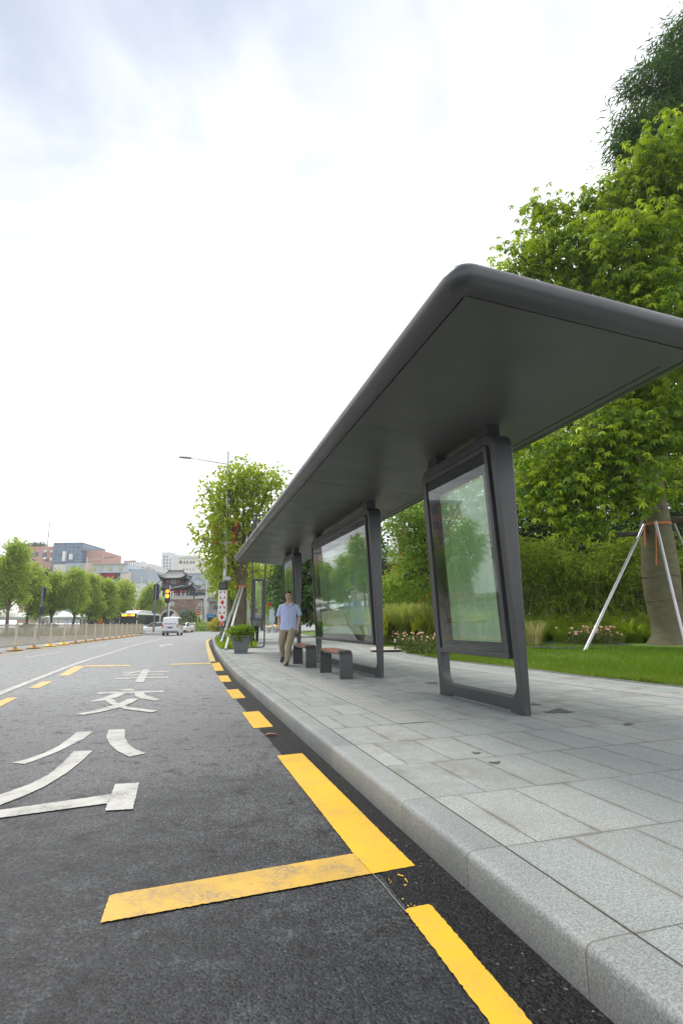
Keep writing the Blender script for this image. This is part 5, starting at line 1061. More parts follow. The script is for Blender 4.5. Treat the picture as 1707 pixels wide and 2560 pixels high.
m = MB(); m.box(x - 3.4, 97, .1, x + 5.2, 101, 2.7); m.build('wall', DARKW, t); m = MB(); m.box(x - 3.9, 96.2, 2.7, x + 5.7, 101.5, 3.3); m.build('roof', PM('kiosk_roof', (.36, .30, .24), .7, var=.15), t); m = MB(); m.box(x - .3, 96.94, .1, x + .9, 97, 2.3); m.build('door', PM('orange_door', (.60, .17, .05), .6), t)
for k in (-2.6, 2.2, 3.8): m = MB(); m.box(x + k - .5, 96.95, .8, x + k + .5, 96.99, 2.1); m.build('window', PM('kiosk_window', (.20, .22, .24), .2), t)
t = thing('low_rail', 'low grey rail on the verge grass at the far left', 'railing', (ground_x(12, 1560, 66), 66, .1)); m = MB(); x = ground_x(12, 1560, 66); m.tube([(x - 6, 65, .9), (x + 1.2, 66, .9)], .05, 6); m.build('rail', PM('dull_rail', (.25, .22, .17), .6), t)
for k in (-6, -4, -2, 0, 1): m = MB(); m.tube([(x + k, 66 - (1.2 - k) * .14, .1), (x + k, 66 - (1.2 - k) * .14, .9)], .05, 6); m.build('post', PM('dull_post', (.25, .22, .17), .6), t)
# ------------------------------------------------------------------ the old gate
GX, GY = float(dp(*Z2(915, 1090), 112)[0]), 113.0
gate = thing('city_gate', 'old red-sandstone gate with an arch and a two-tiered upturned black tile roof', 'gate tower', (GX, GY, 0))
TILE = PM('dark_roof_tile', (.060, .068, .075), .6, var=.25, vs=1.5, bp=.8, bs=6, stretch=(4, .4, 1)); DWOOD = PM('dark_timber', (.035, .035, .04), .6, var=.2); STONEW = PM('pale_parapet_stone', (.55, .54, .51), .8, var=.1, dirt=.2)
SAND, nt, P, L = new_mat('red_sandstone'); co = obj_co(nt); bt = node(nt, 'ShaderNodeTexBrick'); mp = node(nt, 'ShaderNodeMapping'); mp.inputs['Rotation'].default_value = (R(90), 0, 0); L(co, mp.inputs[0]); L(mp.outputs[0], bt.inputs['Vector'])
for k, v in (('Color1', (.20, .105, .085, 1)), ('Color2', (.33, .21, .18, 1)), ('Mortar', (.38, .31, .27, 1)), ('Scale', 1.0), ('Mortar Size', .035), ('Brick Width', .85), ('Row Height', .30)): bt.inputs[k].default_value = v
L(mixc(nt, ramp(nt, noise(nt, co, .6, 5), .4, .7, 0, .5), bt.outputs['Color'], (.16, .12, .10)), P.inputs['Base Color']); P.inputs['Roughness'].default_value = .9
hw, ht, dpz = 1.62, 2.2, 6.0                                          # arch half-width, spring height, depth
y0 = GY - 3; arch = [(-hw, 0)] + [(-hw * math.cos(a), ht + hw * math.sin(a)) for a in np.linspace(0, math.pi, 17)] + [(hw, 0)]
m = MB(); out_ = [(-5.6, 0), (-5.2, 6.1), (5.0, 6.1), (5.3, 0)]
face = [(GX + a, y0, b) for a, b in [out_[0]] + [out_[1]] + [out_[2]] + [out_[3]] + arch[::-1]]
m.extrude(face, (0, dpz, 0)); m.build('base_wall', SAND, gate)
m = MB(); ao = [(-(hw + .38) * 1.0, 0)] + [(-(hw + .38) * math.cos(a), ht + (hw + .38) * math.sin(a)) for a in np.linspace(0, math.pi, 17)] + [(hw + .38, 0)]
m.loft([[(GX + a[0], y, a[1]), (GX + b[0], y, b[1])] for a, b in zip(ao, arch) for y in (y0 - .06,)], closed=False, cap=False); m2 = MB(); n = len(ao)
m2.add([(GX + a, y0 - .08, b) for a, b in ao] + [(GX + a, y0 - .08, b) for a, b in arch] + [(GX + a, y0 + .02, b) for a, b in ao], [(k, k + 1, n + k + 1, n + k) for k in range(n - 1)] + [(k, 2 * n + k, 2 * n + k + 1, k + 1) for k in range(n - 1)]); m2.build('arch_ring', STONEW, gate)
m = MB(); m.box(GX - 1.0, y0 - .08, 4.75, GX + .95, y0, 5.6); m.build('name_stone', STONEW, gate)
m = MB()
for k in range(13): x = GX - 4.4 + k * .72; m.box(x - .08, y0 + .1, 6.1, x + .08, y0 + .3, 6.75)
m.box(GX - 4.6, y0 + .08, 6.6, GX + 4.5, y0 + .32, 6.75); m.box(GX - 4.6, y0 + .14, 6.1, GX + 4.5, y0 + .26, 6.55); m.build('parapet', STONEW, gate)
for k in (-2.75, -1.9, -.1, .45, 1.25, 2.2, 2.95, 3.5):
    for y in (GY - 1.6, GY + 1.6): m = MB(); m.tube([(GX + k, y, 6.1), (GX + k, y, 8.3)], .13, 8); m.build('column', DWOOD, gate, smooth=40)
def pagoda(z0, zr, hx, hy, rx, up, name):
    """hipped tile roof: concave slopes, corners swept up"""
    m = MB(); nu, nv = 24, 7; top = []
    for v in range(nv + 1):
        t = v / nv; ring = []
        for side in range(4):
            for u in range(nu // 4 * 2):
                s_ = u / (nu // 4 * 2) * 2 - 1
                ax, ay = (s_ * hx, -hy) if side == 0 else ((hx, s_ * hy) if side == 1 else ((-s_ * hx, hy) if side == 2 else (-hx, -s_ * hy)))
                k = abs(s_) ** 5 * up * (1 - t) ** 2
                bx = lerp(ax * (1 + .05 * abs(s_) ** 5 * (1 - t)), max(-rx, min(rx, ax * rx / hx)), t); by = lerp(ay * (1 + .05 * abs(s_) ** 5 * (1 - t)), 0.12 * (1 if ay > 0 else -1), t)
                ring.append((GX + bx, GY + by, lerp(z0, zr, t ** 1.45) + k))
        top.append(ring)
    bot = [[(x, y, z - .16) for x, y, z in top[0]]]
    m.loft(bot + top, cap=True); o = m.build(name, TILE, gate, smooth=40)
    m = MB(); m.tube([(GX - rx - .25, GY, zr + .42), (GX - rx, GY, zr + .1), (GX, GY, zr + .05), (GX + rx, GY, zr + .1), (GX + rx + .25, GY, zr + .42)], [.06, .13, .13, .13, .06], 8)
    for sx_ in (-1, 1):
        for sy in (-1, 1): m.tube([(GX + sx_ * rx, GY + sy * .1, zr), (GX + sx_ * lerp(rx, hx, .5), GY + sy * hy * .5, lerp(z0, zr, .38) + .05), (GX + sx_ * hx * 1.02, GY + sy * hy * 1.02, z0 + up * .75), (GX + sx_ * hx * 1.10, GY + sy * hy * 1.1, z0 + up * 1.35)], [.1, .1, .09, .03], 6)
    m.build('ridge', DWOOD, o, smooth=50); return o
m = MB(); m.box(GX - 3.6, GY - 1.9, 8.05, GX + 3.7, GY + 1.9, 8.45); m.build('lower_beam', DWOOD, gate)
pagoda(8.45, 10.05, 4.35, 3.3, 3.0, .75, 'lower_roof')
m = MB(); m.box(GX - 1.75, GY - 1.2, 9.0, GX + 1.75, GY + 1.2, 10.55); m.build('upper_storey', PM('upper_timber', (.07, .035, .035), .6), gate)
for k in range(4): m = MB(); m.box(GX - .65 + .34 * k, GY - 1.235, 9.3, GX - .42 + .34 * k, GY - 1.2, 10.2); m.build('lattice_window', PM('pale_lattice', (.32, .34, .35), .6), gate)
for k in (-1.15, 1.0): m = MB(); m.box(GX + k - .22, GY - 1.25, 9.5, GX + k + .22, GY - 1.2, 10.1); m.build('red_plaque', PM('faded_red', (.40, .10, .10), .6), gate)
pagoda(10.45, 12.0, 2.75, 2.3, 1.45, .75, 'upper_roof')
for k in (-2.5, .65, 1.05, 2.15, 2.6): m = MB(); m.blob((GX + k, GY - 2.2, 7.6), .33, .33, .30, 12, 8); m.build('lantern', REDP, gate, smooth=50)
# ------------------------------------------------------------------ buildings
def bld(name, label, px, Y_, cat='building', rz=0):
    x = ground_x(px, 1560, Y_); return thing(name, label, cat, (x, Y_, 0), rz)
def B(m, Y_, px0, py0, px1, py1, d0=0, d1=12, T=None):                # a block filling this outline at this depth
    a, b = dp(px0, py0, Y_), dp(px1, py1, Y_); m.box(a[0], Y_ + d0, min(a[2], b[2]), b[0], Y_ + d1, max(a[2], b[2]), T=T); return m
def BB_(t, name, mt, Y_, px0, py0, px1, py1, d0=0, d1=12, bevel=0, label=None):
    m = MB(); B(m, Y_, px0, py0, px1, py1, d0, d1); o = m.build(name, mt, t, bevel=bevel); return tag(o, label)
def wall_mat(name, c, var=.08, **k): return PM(name, c, .75, var=var, vs=.35, dirt=.15, **k)
BRK = wall_mat('salmon_brick', (.50, .30, .245)); GRYW = wall_mat('grey_cladding', (.40, .45, .50)); GRYL = wall_mat('light_grey_cladding', (.50, .56, .61)); CREAM = wall_mat('cream_wall', (.68, .61, .53)); WHITEW = wall_mat('white_render', (.70, .70, .68)); PINK = wall_mat('pinkish_pier', (.62, .45, .40))
def glazing(name, c, w_, h, frame=(.25, .28, .31)):
    m, nt, P, L = new_mat(name); co = obj_co(nt); bt = node(nt, 'ShaderNodeTexBrick', offset=0.0); mp = node(nt, 'ShaderNodeMapping'); mp.inputs['Rotation'].default_value = (R(90), 0, 0); L(co, mp.inputs[0]); L(mp.outputs[0], bt.inputs['Vector'])
    for k, v in (('Color1', (*c, 1)), ('Color2', tuple(x * .72 for x in c) + (1,)), ('Mortar', (*frame, 1)), ('Scale', 1.0), ('Mortar Size', .05), ('Brick Width', w_), ('Row Height', h)): bt.inputs[k].default_value = v
    L(bt.outputs['Color'], P.inputs['Base Color']); P.inputs['Roughness'].default_value = .12; P.inputs['Specular IOR Level'].default_value = .7; return m
BLUG = glazing('blue_curtain_wall', (.10, .17, .26), 1.5, 1.3); PALEG = glazing('pale_curtain_wall', (.40, .46, .52), 2.2, 2.6); WIN = PM('window_glass', (.10, .13, .17), .12, spec=.6)
z1r = lambda a, b, c, d: (*Z1(a, b), *Z1(c, d)); z2r = lambda a, b, c, d: (*Z2(a, b), *Z2(c, d))
t = bld('office_block', 'salmon-brick office block with a tall blue glass bay behind the left trees', 150, 190)
BB_(t, 'brick_wing', BRK, 190, *z1r(332, 245, 752, 1240), 0, 22); BB_(t, 'brick_wing', BRK, 190, *z1r(1040, 292, 1252, 1240), 1, 18)
BB_(t, 'glass_bay', BLUG, 190, *z1r(748, 205, 1044, 1240), -2.2, 16); BB_(t, 'roof_block', GRYL, 190, *z1r(672, 215, 747, 245), 3, 14)
for a, b, c, d in ((455, 318, 503, 372), (562, 330, 612, 380), (690, 340, 740, 388), (335, 330, 452, 378), (335, 402, 470, 440), (600, 405, 640, 440)): BB_(t, 'window', WIN, 190, *z1r(a, b, c, d), -.12, -.004)
for a, b, c, d in ((590, 385, 625, 410), (600, 295, 632, 316), (680, 300, 712, 322), (676, 392, 712, 425)): BB_(t, 'air_conditioner', WPAN, 190, *z1r(a, b, c, d), -1.0, -.13)
for a, b, c, d in ((888, 320, 912, 445), (970, 355, 998, 425)): BB_(t, 'vent_stack', WPAN, 190, *z1r(a, b, c, d), -3.4, -2.25)
x, _, z = dp(*Z1(410, 245), 195); m = MB(); rg = np.random.default_rng(3)
V, Fc, T, _t = simple_leaves([(x, 195, z + .4, 6, 2, .9)], 900, rg, .6, .35, 8, .5); o = np_mesh('roof_plants', V, Fc, L_DRK, t, T)
m = MB(); a = dp(*Z1(622, 245), 196); m.tube([(a[0], 196, a[2]), (a[0], 196, a[2] + 9)], .12, 6); m.build('mast', LGRY, t)
t = bld('shopping_mall', 'long grey-clad mall with big red letters over the left trees', 270, 150)
Y_ = 150
BB_(t, 'cream_wing', CREAM, Y_, *z1r(560, 448, 820, 1240), 6, 22, label='cream stepped wing with an orange-tinged edge'); BB_(t, 'grey_wall', GRYW, Y_, *z1r(820, 452, 1098, 1240), 2, 22); BB_(t, 'pier', PINK, Y_, *z1r(1082, 462, 1118, 1240), 1, 22)
BB_(t, 'upper_band', GRYL, Y_, *z2r(-75, 418, 366, 515), -1.2, 22); BB_(t, 'dark_recess', PM('recess_grey', (.20, .235, .275), .6, var=.08, vs=.4), Y_, *z2r(-34, 515, 278, 1150), 1.2, 22)
BB_(t, 'pier', CREAM, Y_, *z2r(-68, 515, -34, 1150), -.8, 22); BB_(t, 'pier', CREAM, Y_, *z2r(278, 515, 364, 1150), -.8, 22); BB_(t, 'grey_wall', GRYW, Y_, *z2r(364, 470, 600, 640), 0, 22); BB_(t, 'white_base', WHITEW, Y_, *z2r(364, 640, 600, 1150), .3, 22)
BB_(t, 'parapet', PM('brownish_coping', (.36, .36, .33), .7), Y_, *z2r(-75, 408, 366, 418), -1.5, 21)
# red letters O Y O
PINKR = PM('raspberry_letter', (.72, .03, .10), .4); sc_ = Y_ / F / 5.058
def lc(px, py): p = dp(*Z2(px, py), Y_); return p[0], p[2]
for cx in (28, 150):
    x, z = lc(cx, 548); m = MB(); o = [(x + 33 * sc_ * math.cos(a), Y_ + .5, z + 35 * sc_ * math.sin(a)) for a in np.linspace(0, 2 * math.pi, 28, endpoint=False)]; i = [(x + 14 * sc_ * math.cos(a), Y_ + .5, z + 13 * sc_ * math.sin(a)) for a in np.linspace(0, 2 * math.pi, 28, endpoint=False)]
    m.ringsolid(o, i, (0, .6, 0)); m.build('red_letter', PINKR, t)
x, z = lc(90, 550); m = MB(); m.extrude([(x + a * sc_, Y_ + .5, z + b * sc_) for a, b in ((-32, 36), (-14, 36), (0, 12), (14, 36), (32, 36), (9, -6), (9, -34), (-9, -34), (-9, -6))], (0, .6, 0)); m.build('red_letter', PINKR, t)
for a, b, c, d in ((-2, 600, 30, 640), (55, 600, 100, 655), (115, 600, 165, 640)): BB_(t, 'white_sign', WPAN, Y_, *z2r(a, b, c, d), .7, 1.15)
GLD = PM('dull_gold_letter', (.55, .52, .36), .5)
for k, cx in enumerate((-50, 40, 160, 282)):
    x, z = lc(cx, 462); m = MB(); u = 26 * sc_
    for a in (-.9, -.3, .3, .85): m.box(x - u * (.9 - .15 * ((k + int(a * 10)) % 3)), Y_ - 1.5, z + a * u - .12, x + u * .9, Y_ - 1.25, z + a * u + .12)
    for a in ((-.85, .0, .8), (-.5, .5), (-.8, .2), (0, .85))[k]: m.box(x + a * u - .13, Y_ - 1.46, z - u * .9, x + a * u + .13, Y_ - 1.3, z + u * .95)
    m.build('gold_character', GLD, t)
m = MB(); x0, z0 = lc(178, 350); 
for k in range(6):
    x = x0 + k * 26 * sc_
    m.box(x, Y_ + 7, z0 - .4, x + .22, Y_ + 7.2, z0 + .6)
    m.box(x + .45, Y_ + 7, z0 - .4, x + .62, Y_ + 7.2, z0 + .55); m.box(x + .1, Y_ + 7.02, z0 + .15, x + .7, Y_ + 7.18, z0 + .3)
    m.box(x, Y_ + 6.9, z0 - 4, x + .1, Y_ + 7, z0 - .4)
m.build('roof_lettering', PM('brown_letter', (.30, .16, .15), .6), t)
for i, (nm, lb_, Y_, mt, rc) in enumerate((('apartment_block', 'hazy white apartment block at the right end of the grey mall', 200, WHITEW, (600, 438, 705, 1150)), ('apartment_block', 'hazy pale low block with roof clutter behind the mall', 260, WHITEW, (420, 402, 610, 1150)))):
    t = bld(nm, lb_, *[Z2(rc[0], 0)[0], Y_]); BB_(t, 'wall', mt, Y_, *z2r(*rc), 0, 14)
    if i == 0: BB_(t, 'corner_pier', PINK, Y_, *z2r(598, 440, 626, 650), -.6, 3)
    for a in range(3 if i == 0 else 5):
        for b in range(3): BB_(t, 'window', WIN, Y_, *z2r(rc[0] + 32 + a * 24, rc[1] + 40 + b * 62, rc[0] + 44 + a * 24, rc[1] + 62 + b * 62), -.15, -.004)
    for a, h in ((20, 30), (55, 18), (80, 40)) if i else ((30, 14),): BB_(t, 'roof_hut', GRYL, Y_, *z2r(rc[0] + a, rc[1] - h, rc[0] + a + 22, rc[1]), 2, 8)
t = bld('apartment_tower', 'slim pale grey apartment tower behind the gate roof', 420, 330); Y_ = 330
BB_(t, 'wall', WHITEW, Y_, *z2r(784, 262, 895, 1150), 0, 14); BB_(t, 'wall', WHITEW, Y_, *z2r(895, 292, 944, 1150), 1, 14)
for r_ in range(7):
    for a, b in ((806, 826), (845, 862), (884, 900)): 
        if r_ == 0 and a == 884: continue
        BB_(t, 'window', PM('grey_window', (.26, .30, .33), .3) if r_ == 0 and a == 806 else bpy.data.materials['grey_window'], Y_, *z2r(a, 300 + 40 * r_, b, 324 + 40 * r_), -.3 if a < 884 else -.2, -.01)
for a, h in ((786, 14), (806, 10), (845, 18), (868, 12)): BB_(t, 'crenel', WHITEW, Y_, *z2r(a, 262 - h, a + 14, 262), 1, 5)
t = bld('hotel_building', 'cream building with a row of arches over pale glass floors behind the gate', 480, 210); Y_ = 210
CRW = wall_mat('warm_white_wall', (.74, .70, .62)); GRN = PM('pale_green_pediment', (.50, .64, .56), .6)
BB_(t, 'wall', CRW, Y_, *z2r(985, 296, 1262, 520), 0, 24); BB_(t, 'wall', CRW, Y_, *z2r(1262, 330, 1312, 525), 2, 24); BB_(t, 'wall', CRW, Y_, *z2r(915, 430, 985, 1150), 1, 24); BB_(t, 'glass_floors', PALEG, Y_, *z2r(990, 522, 1305, 1150), .8, 24)
m = MB(); e = [lc_ for lc_ in [(dp(*Z2(a, b), Y_)[0], dp(*Z2(a, b), Y_)[2]) for a, b in ((985, 330), (1120, 302), (1258, 330))]]; m.extrude([(x, Y_ - .5, z) for x, z in e], (0, .48, 0)); m.build('pediment', GRN, t)
for a in (1022, 1068, 1106, 1150, 1187):
    w_ = 18 if a == 1022 else 11; x, z = dp(*Z2(a, 400), Y_)[0], dp(*Z2(a, 400), Y_)[2]; u = Y_ / F / 5.058; m = MB()
    m.extrude([(x - w_ * u, Y_ - .12, z), (x + w_ * u, Y_ - .12, z)] + [(x + w_ * u * math.cos(q), Y_ - .12, z + 22 * u + w_ * u * math.sin(q)) for q in np.linspace(0, math.pi, 9)], (0, .11, 0)); m.build('arch_opening', PM('olive_arch', (.17, .15, .10), .6), t)
for a in (1062, 1100, 1142, 1182): BB_(t, 'window', bpy.data.materials['grey_window'], Y_, *z2r(a - 7, 462, a + 7, 482), -.12, -.004)
for b in (520, 592, 660): BB_(t, 'floor_line', GRYW, Y_, *z2r(988, b, 1307, b + 6), .5, 1)
for k in range(5): BB_(t, 'roof_letter', GRYW, Y_, *z2r(990 + k * 54, 282, 1028 + k * 54, 292), 3, 3.5)
BB_(t, 'ledge_sign', BLK, Y_, *z2r(1218, 422, 1256, 428), -.3, -.004); BB_(t, 'penthouse', GRYL, Y_, *z2r(922, 395, 970, 432), 3, 14)
t = bld('tiled_house', 'low white house with a dark band of windows right of the gate', 500, 124); Y_ = 124
BB_(t, 'wall', WHITEW, Y_, *z2r(1120, 745, 1420, 1130), 0, 9); BB_(t, 'roof', PM('grey_tile_roof', (.30, .32, .33), .7, var=.15), Y_, *z2r(1110, 718, 1430, 738), -1.2, 10); BB_(t, 'window_band', WIN, Y_, *z2r(1130, 765, 1240, 808), -.12, -.004); BB_(t, 'window_band', WIN, Y_, *z2r(1245, 760, 1335, 800), -.12, -.004)
BB_(t, 'dark_doorway', DARKW, Y_, *z2r(1180, 845, 1300, 1130), -.15, -.004)
t = bld('stone_house', 'grey stone house with a swept gable and dark shopfront left of the lamp with knots', 535, 116); Y_ = 116
BB_(t, 'wall', PM('pale_grey_stone', (.42, .42, .39), .85, var=.15, vs=1), Y_, *z2r(1380, 868, 1590, 1045), 0, 9); BB_(t, 'shopfront', DARKW, Y_, *z2r(1360, 1045, 1590, 1130), .2, 9)
m = MB(); p = [dp(*Z2(a, b), Y_) for a, b in ((1352, 880), (1384, 826), (1590, 826), (1590, 880))]; m.extrude([(q[0], Y_ - 1.0, q[2]) for q in p], (0, 10.5, 0)); m.build('roof', PM('blue_grey_tile', (.28, .31, .34), .6, var=.2, bp=.5, bs=5), t)
BB_(t, 'window', WIN, Y_, *z2r(1440, 930, 1535, 978), -.12, -.004); BB_(t, 'shop_sign', PM('bright_blue_sign', (.10, .30, .62), .5), Y_, *z2r(1358, 1040, 1452, 1082), -.8, -.1); BB_(t, 'pale_lettering', WPAN, Y_, *z2r(1470, 1040, 1515, 1055), .05, .18)
# shrubs in front of the gate
for i, (nm, lb_, px, py, Y_, rx, rz_, lm, n) in enumerate((('round_bush', 'dark green rounded bush in front of the gate wall', 474, 1553, 98, 1.7, 1.6, L_DRK, 1500), ('round_bush', 'yellow-green bush behind the no entry sign', 494, 1547, 98, 1.0, 1.4, L_FAR, 900), ('clipped_hedge', 'low light green hedge behind the far barrier', 508, 1558, 90, 3.2, .6, L_BSH, 1500), ('flower_mound', 'yellow and orange flower mound behind the far barrier by the lamp with knots', 545, 1552, 84, 1.0, .95, leaf_mat('flower_mound_leaf', (.34, .40, .02), (.48, .52, .04), (.66, .44, .04), .4), 1500))):
    p = dp(px, py, Y_); t = thing(nm, lb_, 'bush' if i != 3 else 'flowers', (p[0], Y_, 0)); rg = np.random.default_rng(300 + i)
    V, Fc, T, _t = simple_leaves([(p[0], Y_, rz_, rx, rx * .7, rz_)], n, rg, .3, .18, 7, .2, .8, 0, .3); np_mesh('foliage', V, Fc, lm, t, T); m = MB()
    for k in range(4): m.tube([(p[0] + rg.normal(0, .1), Y_, 0), (p[0] + rg.normal(0, rx * .4), Y_, rz_)], .03, 5)
    m.build('stems', BARKD, t)
for i in range(4):
    px = 462 + i * 7.5; x = ground_x(px, 1560, 88); t = tag(None or MB().box(x - .22, 87.8, .02, x + .22, 88.2, 1.35).build('water_barrier', REDP if i == 1 else WPAN, bevel=.05), (('white plastic block next to the white van', 'red plastic block between white ones', 'white plastic block just past the red one', 'white plastic block farthest from the van')[i] + ' behind the far railing'), 'barrier block', None if i == 1 else 'white plastic blocks by the van')
# ------------------------------------------------------------------ right: modern house, far trees, wooded hill
t = bld('modern_house', 'orange and white modern house half hidden behind the layered tree', 990, 46); Y_ = 46
OR_ = wall_mat('orange_panel_wall', (.55, .19, .09)); q8 = lambda a, b, c, d: (920 + a / 5.88, 1260 + b / 5.88, 920 + c / 5.88, 1260 + d / 5.88)
BB_(t, 'orange_block', OR_, Y_, *q8(200, 872, 490, 1900), 0, 7); BB_(t, 'white_slab', WHITEW, Y_, *q8(180, 795, 590, 872), -1.0, 8); BB_(t, 'grey_block', GRYW, Y_, *q8(490, 872, 900, 1900), 1.2, 7); BB_(t, 'white_tower', WHITEW, Y_, *q8(405, 350, 462, 795), .6, 6); BB_(t, 'orange_tower', OR_, Y_, *q8(462, 355, 540, 795), .4, 6); BB_(t, 'upper_wall', WHITEW, Y_, *q8(540, 440, 900, 795), 1.6, 7); BB_(t, 'balcony_recess', DARKW, Y_, *q8(230, 690, 405, 795), 1, 6)
for k in range(9): BB_(t, 'balcony_bar', LGRY, Y_, *q8(250 + 18 * k, 690, 254 + 18 * k, 795), .2, .25)
BB_(t, 'window', WIN, Y_, *q8(500, 900, 560, 1060), 1.1, 1.18)
for i, (px, Y_, py, hw_) in enumerate(((735, 62, 1372, 52), (690, 84, 1400, 40), (655, 92, 1390, 40), (800, 70, 1350, 60), (880, 66, 1330, 60), (590, 105, 1420, 34))):
    rg = np.random.default_rng(400 + i); x = ground_x(px, 1560, Y_); zt = float(dp(px, py, Y_)[2]); r_ = hw_ * Y_ / F
    bl = [(x, Y_, zt - r_ * .7, r_ * .8, r_ * .8, r_ * .7), (x - r_ * .5, Y_ - .5, zt * .55, r_ * .7, r_ * .6, r_ * .7), (x + r_ * .55, Y_, zt * .52, r_ * .7, r_ * .6, r_ * .7), (x, Y_ - r_ * .6, zt * .36, r_ * .8, r_ * .5, r_ * .55), (x + r_ * .2, Y_ - r_ * .3, zt * .75, r_ * .5, r_ * .5, r_ * .5)]
    tree('park_tree', ('full dark green tree right behind the walking man and the far glazed frame', 'mid-green tree between the totem and the man', 'hazy green tree behind the totem', 'tall park tree hidden mostly by the wide glazed frame', 'tall park tree behind the right half of the wide frame', 'hazy tree left of the totem behind the kerb tree')[i], (x, Y_, .1), zt * .25, bl, 6500, .40, .22, L_DRK if i in (0, 3) else L_FAR, rg, BARKD, .25, 'park trees behind the shelter', per=9, spread=.42, twigs=30, shell=.7)
HILL = PM('wooded_hill', (.05, .10, .03), 1.0, spec=.05, var=.45, vs=.06, bp=1.0, bs=.4)
m = MB(); rows = []; rg = np.random.default_rng(8)
for j in range(26):
    u = j / 25; row = []
    for i in range(70):
        v = i / 69; x = lerp(-95, 330, v); y = 300 + 160 * u; h = (34 + 46 * v ** .8 + 9 * math.sin(v * 9) + 5 * math.sin(v * 23 + 1)) * math.sin(min(1, u * 1.1 + .02) * math.pi * .5) * min(1, v * 9)
        row.append((x, y, h + (rg.normal(0, 1.6) if 0 < j else 0) - 1))
    rows.append(row)
m.loft(rows, closed=False, cap=False); structure(m.build('hill', HILL, smooth=70))
x = ground_x(692, 1560, 60); t = thing('stone_bench', 'grey stone block bench with dark gaps in front of the yellow taxi', 'stone seat', (x, 58, .15)); m = MB(); m.box(x - .9, 57.7, .55, x + 1.3, 58.3, .72); m.build('seat', PM('stone_seat', (.42, .42, .44), .7), t, bevel=.02)
for k in (-.6, .1, .9): m = MB(); m.box(x + k - .15, 57.75, .15, x + k + .15, 58.25, .55); m.build('leg', PM('stone_leg', (.40, .40, .42), .7), t)
# outside the left edge: the buildings mirrored in the poster glass
for i, (x, y, w_, d_, h, mt) in enumerate(((-66, 82, 14, 12, 19, 'brick'), (-62, 30, 14, 16, 26, 'cream'))):
    t = thing('apartment_block', ('brown apartment block across the road that shows mirrored in the wide frame', 'pale apartment block across the road that shows mirrored in the near frame')[i], 'building', (x, y, 0), R(20))
    m = MB(); m.box(x - w_ / 2, y - d_ / 2, 0, x + w_ / 2, y + d_ / 2, h); m.build('wall', BRK if i == 0 else CREAM, t)
    for k in range(5):
        for j in range(6):
            z = 2 + j * 3; m = MB(); m.box(x - w_ / 2 + 1.2 + k * 2.6, y - d_ / 2 - .1, z, x - w_ / 2 + 2.6 + k * 2.6, y - d_ / 2, z + 1.5); m.box(x + w_ / 2, y - d_ / 2 + 1 + k * 2, z, x + w_ / 2 + .1, y - d_ / 2 + 2.2 + k * 2, z + 1.5); m.build('window', WIN, t)
    m = MB(); m.box(x - w_ / 2 - .3, y - d_ / 2 - .3, h, x + w_ / 2 + .3, y + d_ / 2 + .3, h + .6); m.build('roof', GRYL, t)
# ------------------------------------------------------------------ people
SKIN, nt, P, L = new_mat('tanned_skin'); co = obj_co(nt); L(mixc(nt, noise(nt, co, 12, 4), (.44, .25, .165), (.60, .38, .27)), P.inputs['Base Color']); P.inputs['Roughness'].default_value = .5; P.inputs['Subsurface Weight'].default_value = .08; P.inputs['Subsurface Radius'].default_value = (.01, .004, .002)
HAIR = PM('black_hair', (.012, .010, .009), .5, var=.3, vs=60, bp=.8, bs=120)
def cloth(name, c, stripe=None):
    m, nt, P, L = new_mat(name); co = obj_co(nt); b = mixc(nt, noise(nt, co, 7, 5, .65), tuple(x * .84 for x in c), tuple(min(1, x * 1.08) for x in c))
    if stripe:
        sx = node(nt, 'ShaderNodeSeparateXYZ'); L(co, sx.inputs[0]); b = mixc(nt, ramp(nt, mathn(nt, 'SINE', mathn(nt, 'MULTIPLY', sx.outputs[0], 420)), .2, .8, 0, .5), b, stripe)
    L(b, P.inputs['Base Color']); P.inputs['Roughness'].default_value = .9; P.inputs['Sheen Weight'].default_value = .15
    mp = node(nt, 'ShaderNodeMapping'); mp.inputs['Scale'].default_value = (1, 1, .45); mp.inputs['Rotation'].default_value = (0, .5, 0); L(co, mp.inputs[0])
    L(bump(nt, noise(nt, mp.outputs[0], 9, 4, .6, 1.2), .8, .03), P.inputs['Normal']); return m
def skin_mesh(name, V, E, Rd, parent, mt, root=0):
    """grow one continuous surface round a jointed skeleton and keep the result as plain mesh"""
    me = bpy.data.meshes.new(name); me.from_pydata(V, E, []); o = bpy.data.objects.new(name, me); col.objects.link(o)
    sk = o.modifiers.new('skin', 'SKIN'); sk.use_smooth_shade = True; ss = o.modifiers.new('sub', 'SUBSURF'); ss.levels = 2; ss.render_levels = 2
    if not me.skin_vertices: 
        with bpy.context.temp_override(object=o, active_object=o): bpy.ops.mesh.customdata_skin_add()
    for i, r_ in enumerate(Rd):
        me.skin_vertices[0].data[i].radius = r_ if hasattr(r_, '__len__') else (r_, r_); me.skin_vertices[0].data[i].use_root = (i == root)
    dg = bpy.context.evaluated_depsgraph_get(); em = bpy.data.meshes.new_from_object(o.evaluated_get(dg)); em.name = name
    bpy.data.objects.remove(o); em.materials.clear(); em.materials.append(mt)
    for p in em.polygons: p.use_smooth = True
    q = bpy.data.objects.new(name, em); col.objects.link(q); q.parent = parent; return q
class Skel:
    def __init__(s): s.v = []; s.e = []; s.r = []
    def pt(s, p, r_, frm=None):
        s.v.append(tuple(p)); s.r.append(r_)
        if frm is not None: s.e.append((frm, len(s.v) - 1))
        return len(s.v) - 1
    def chain(s, frm, pts):
        for p, r_ in pts: frm = s.pt(p, r_, frm)
        return frm
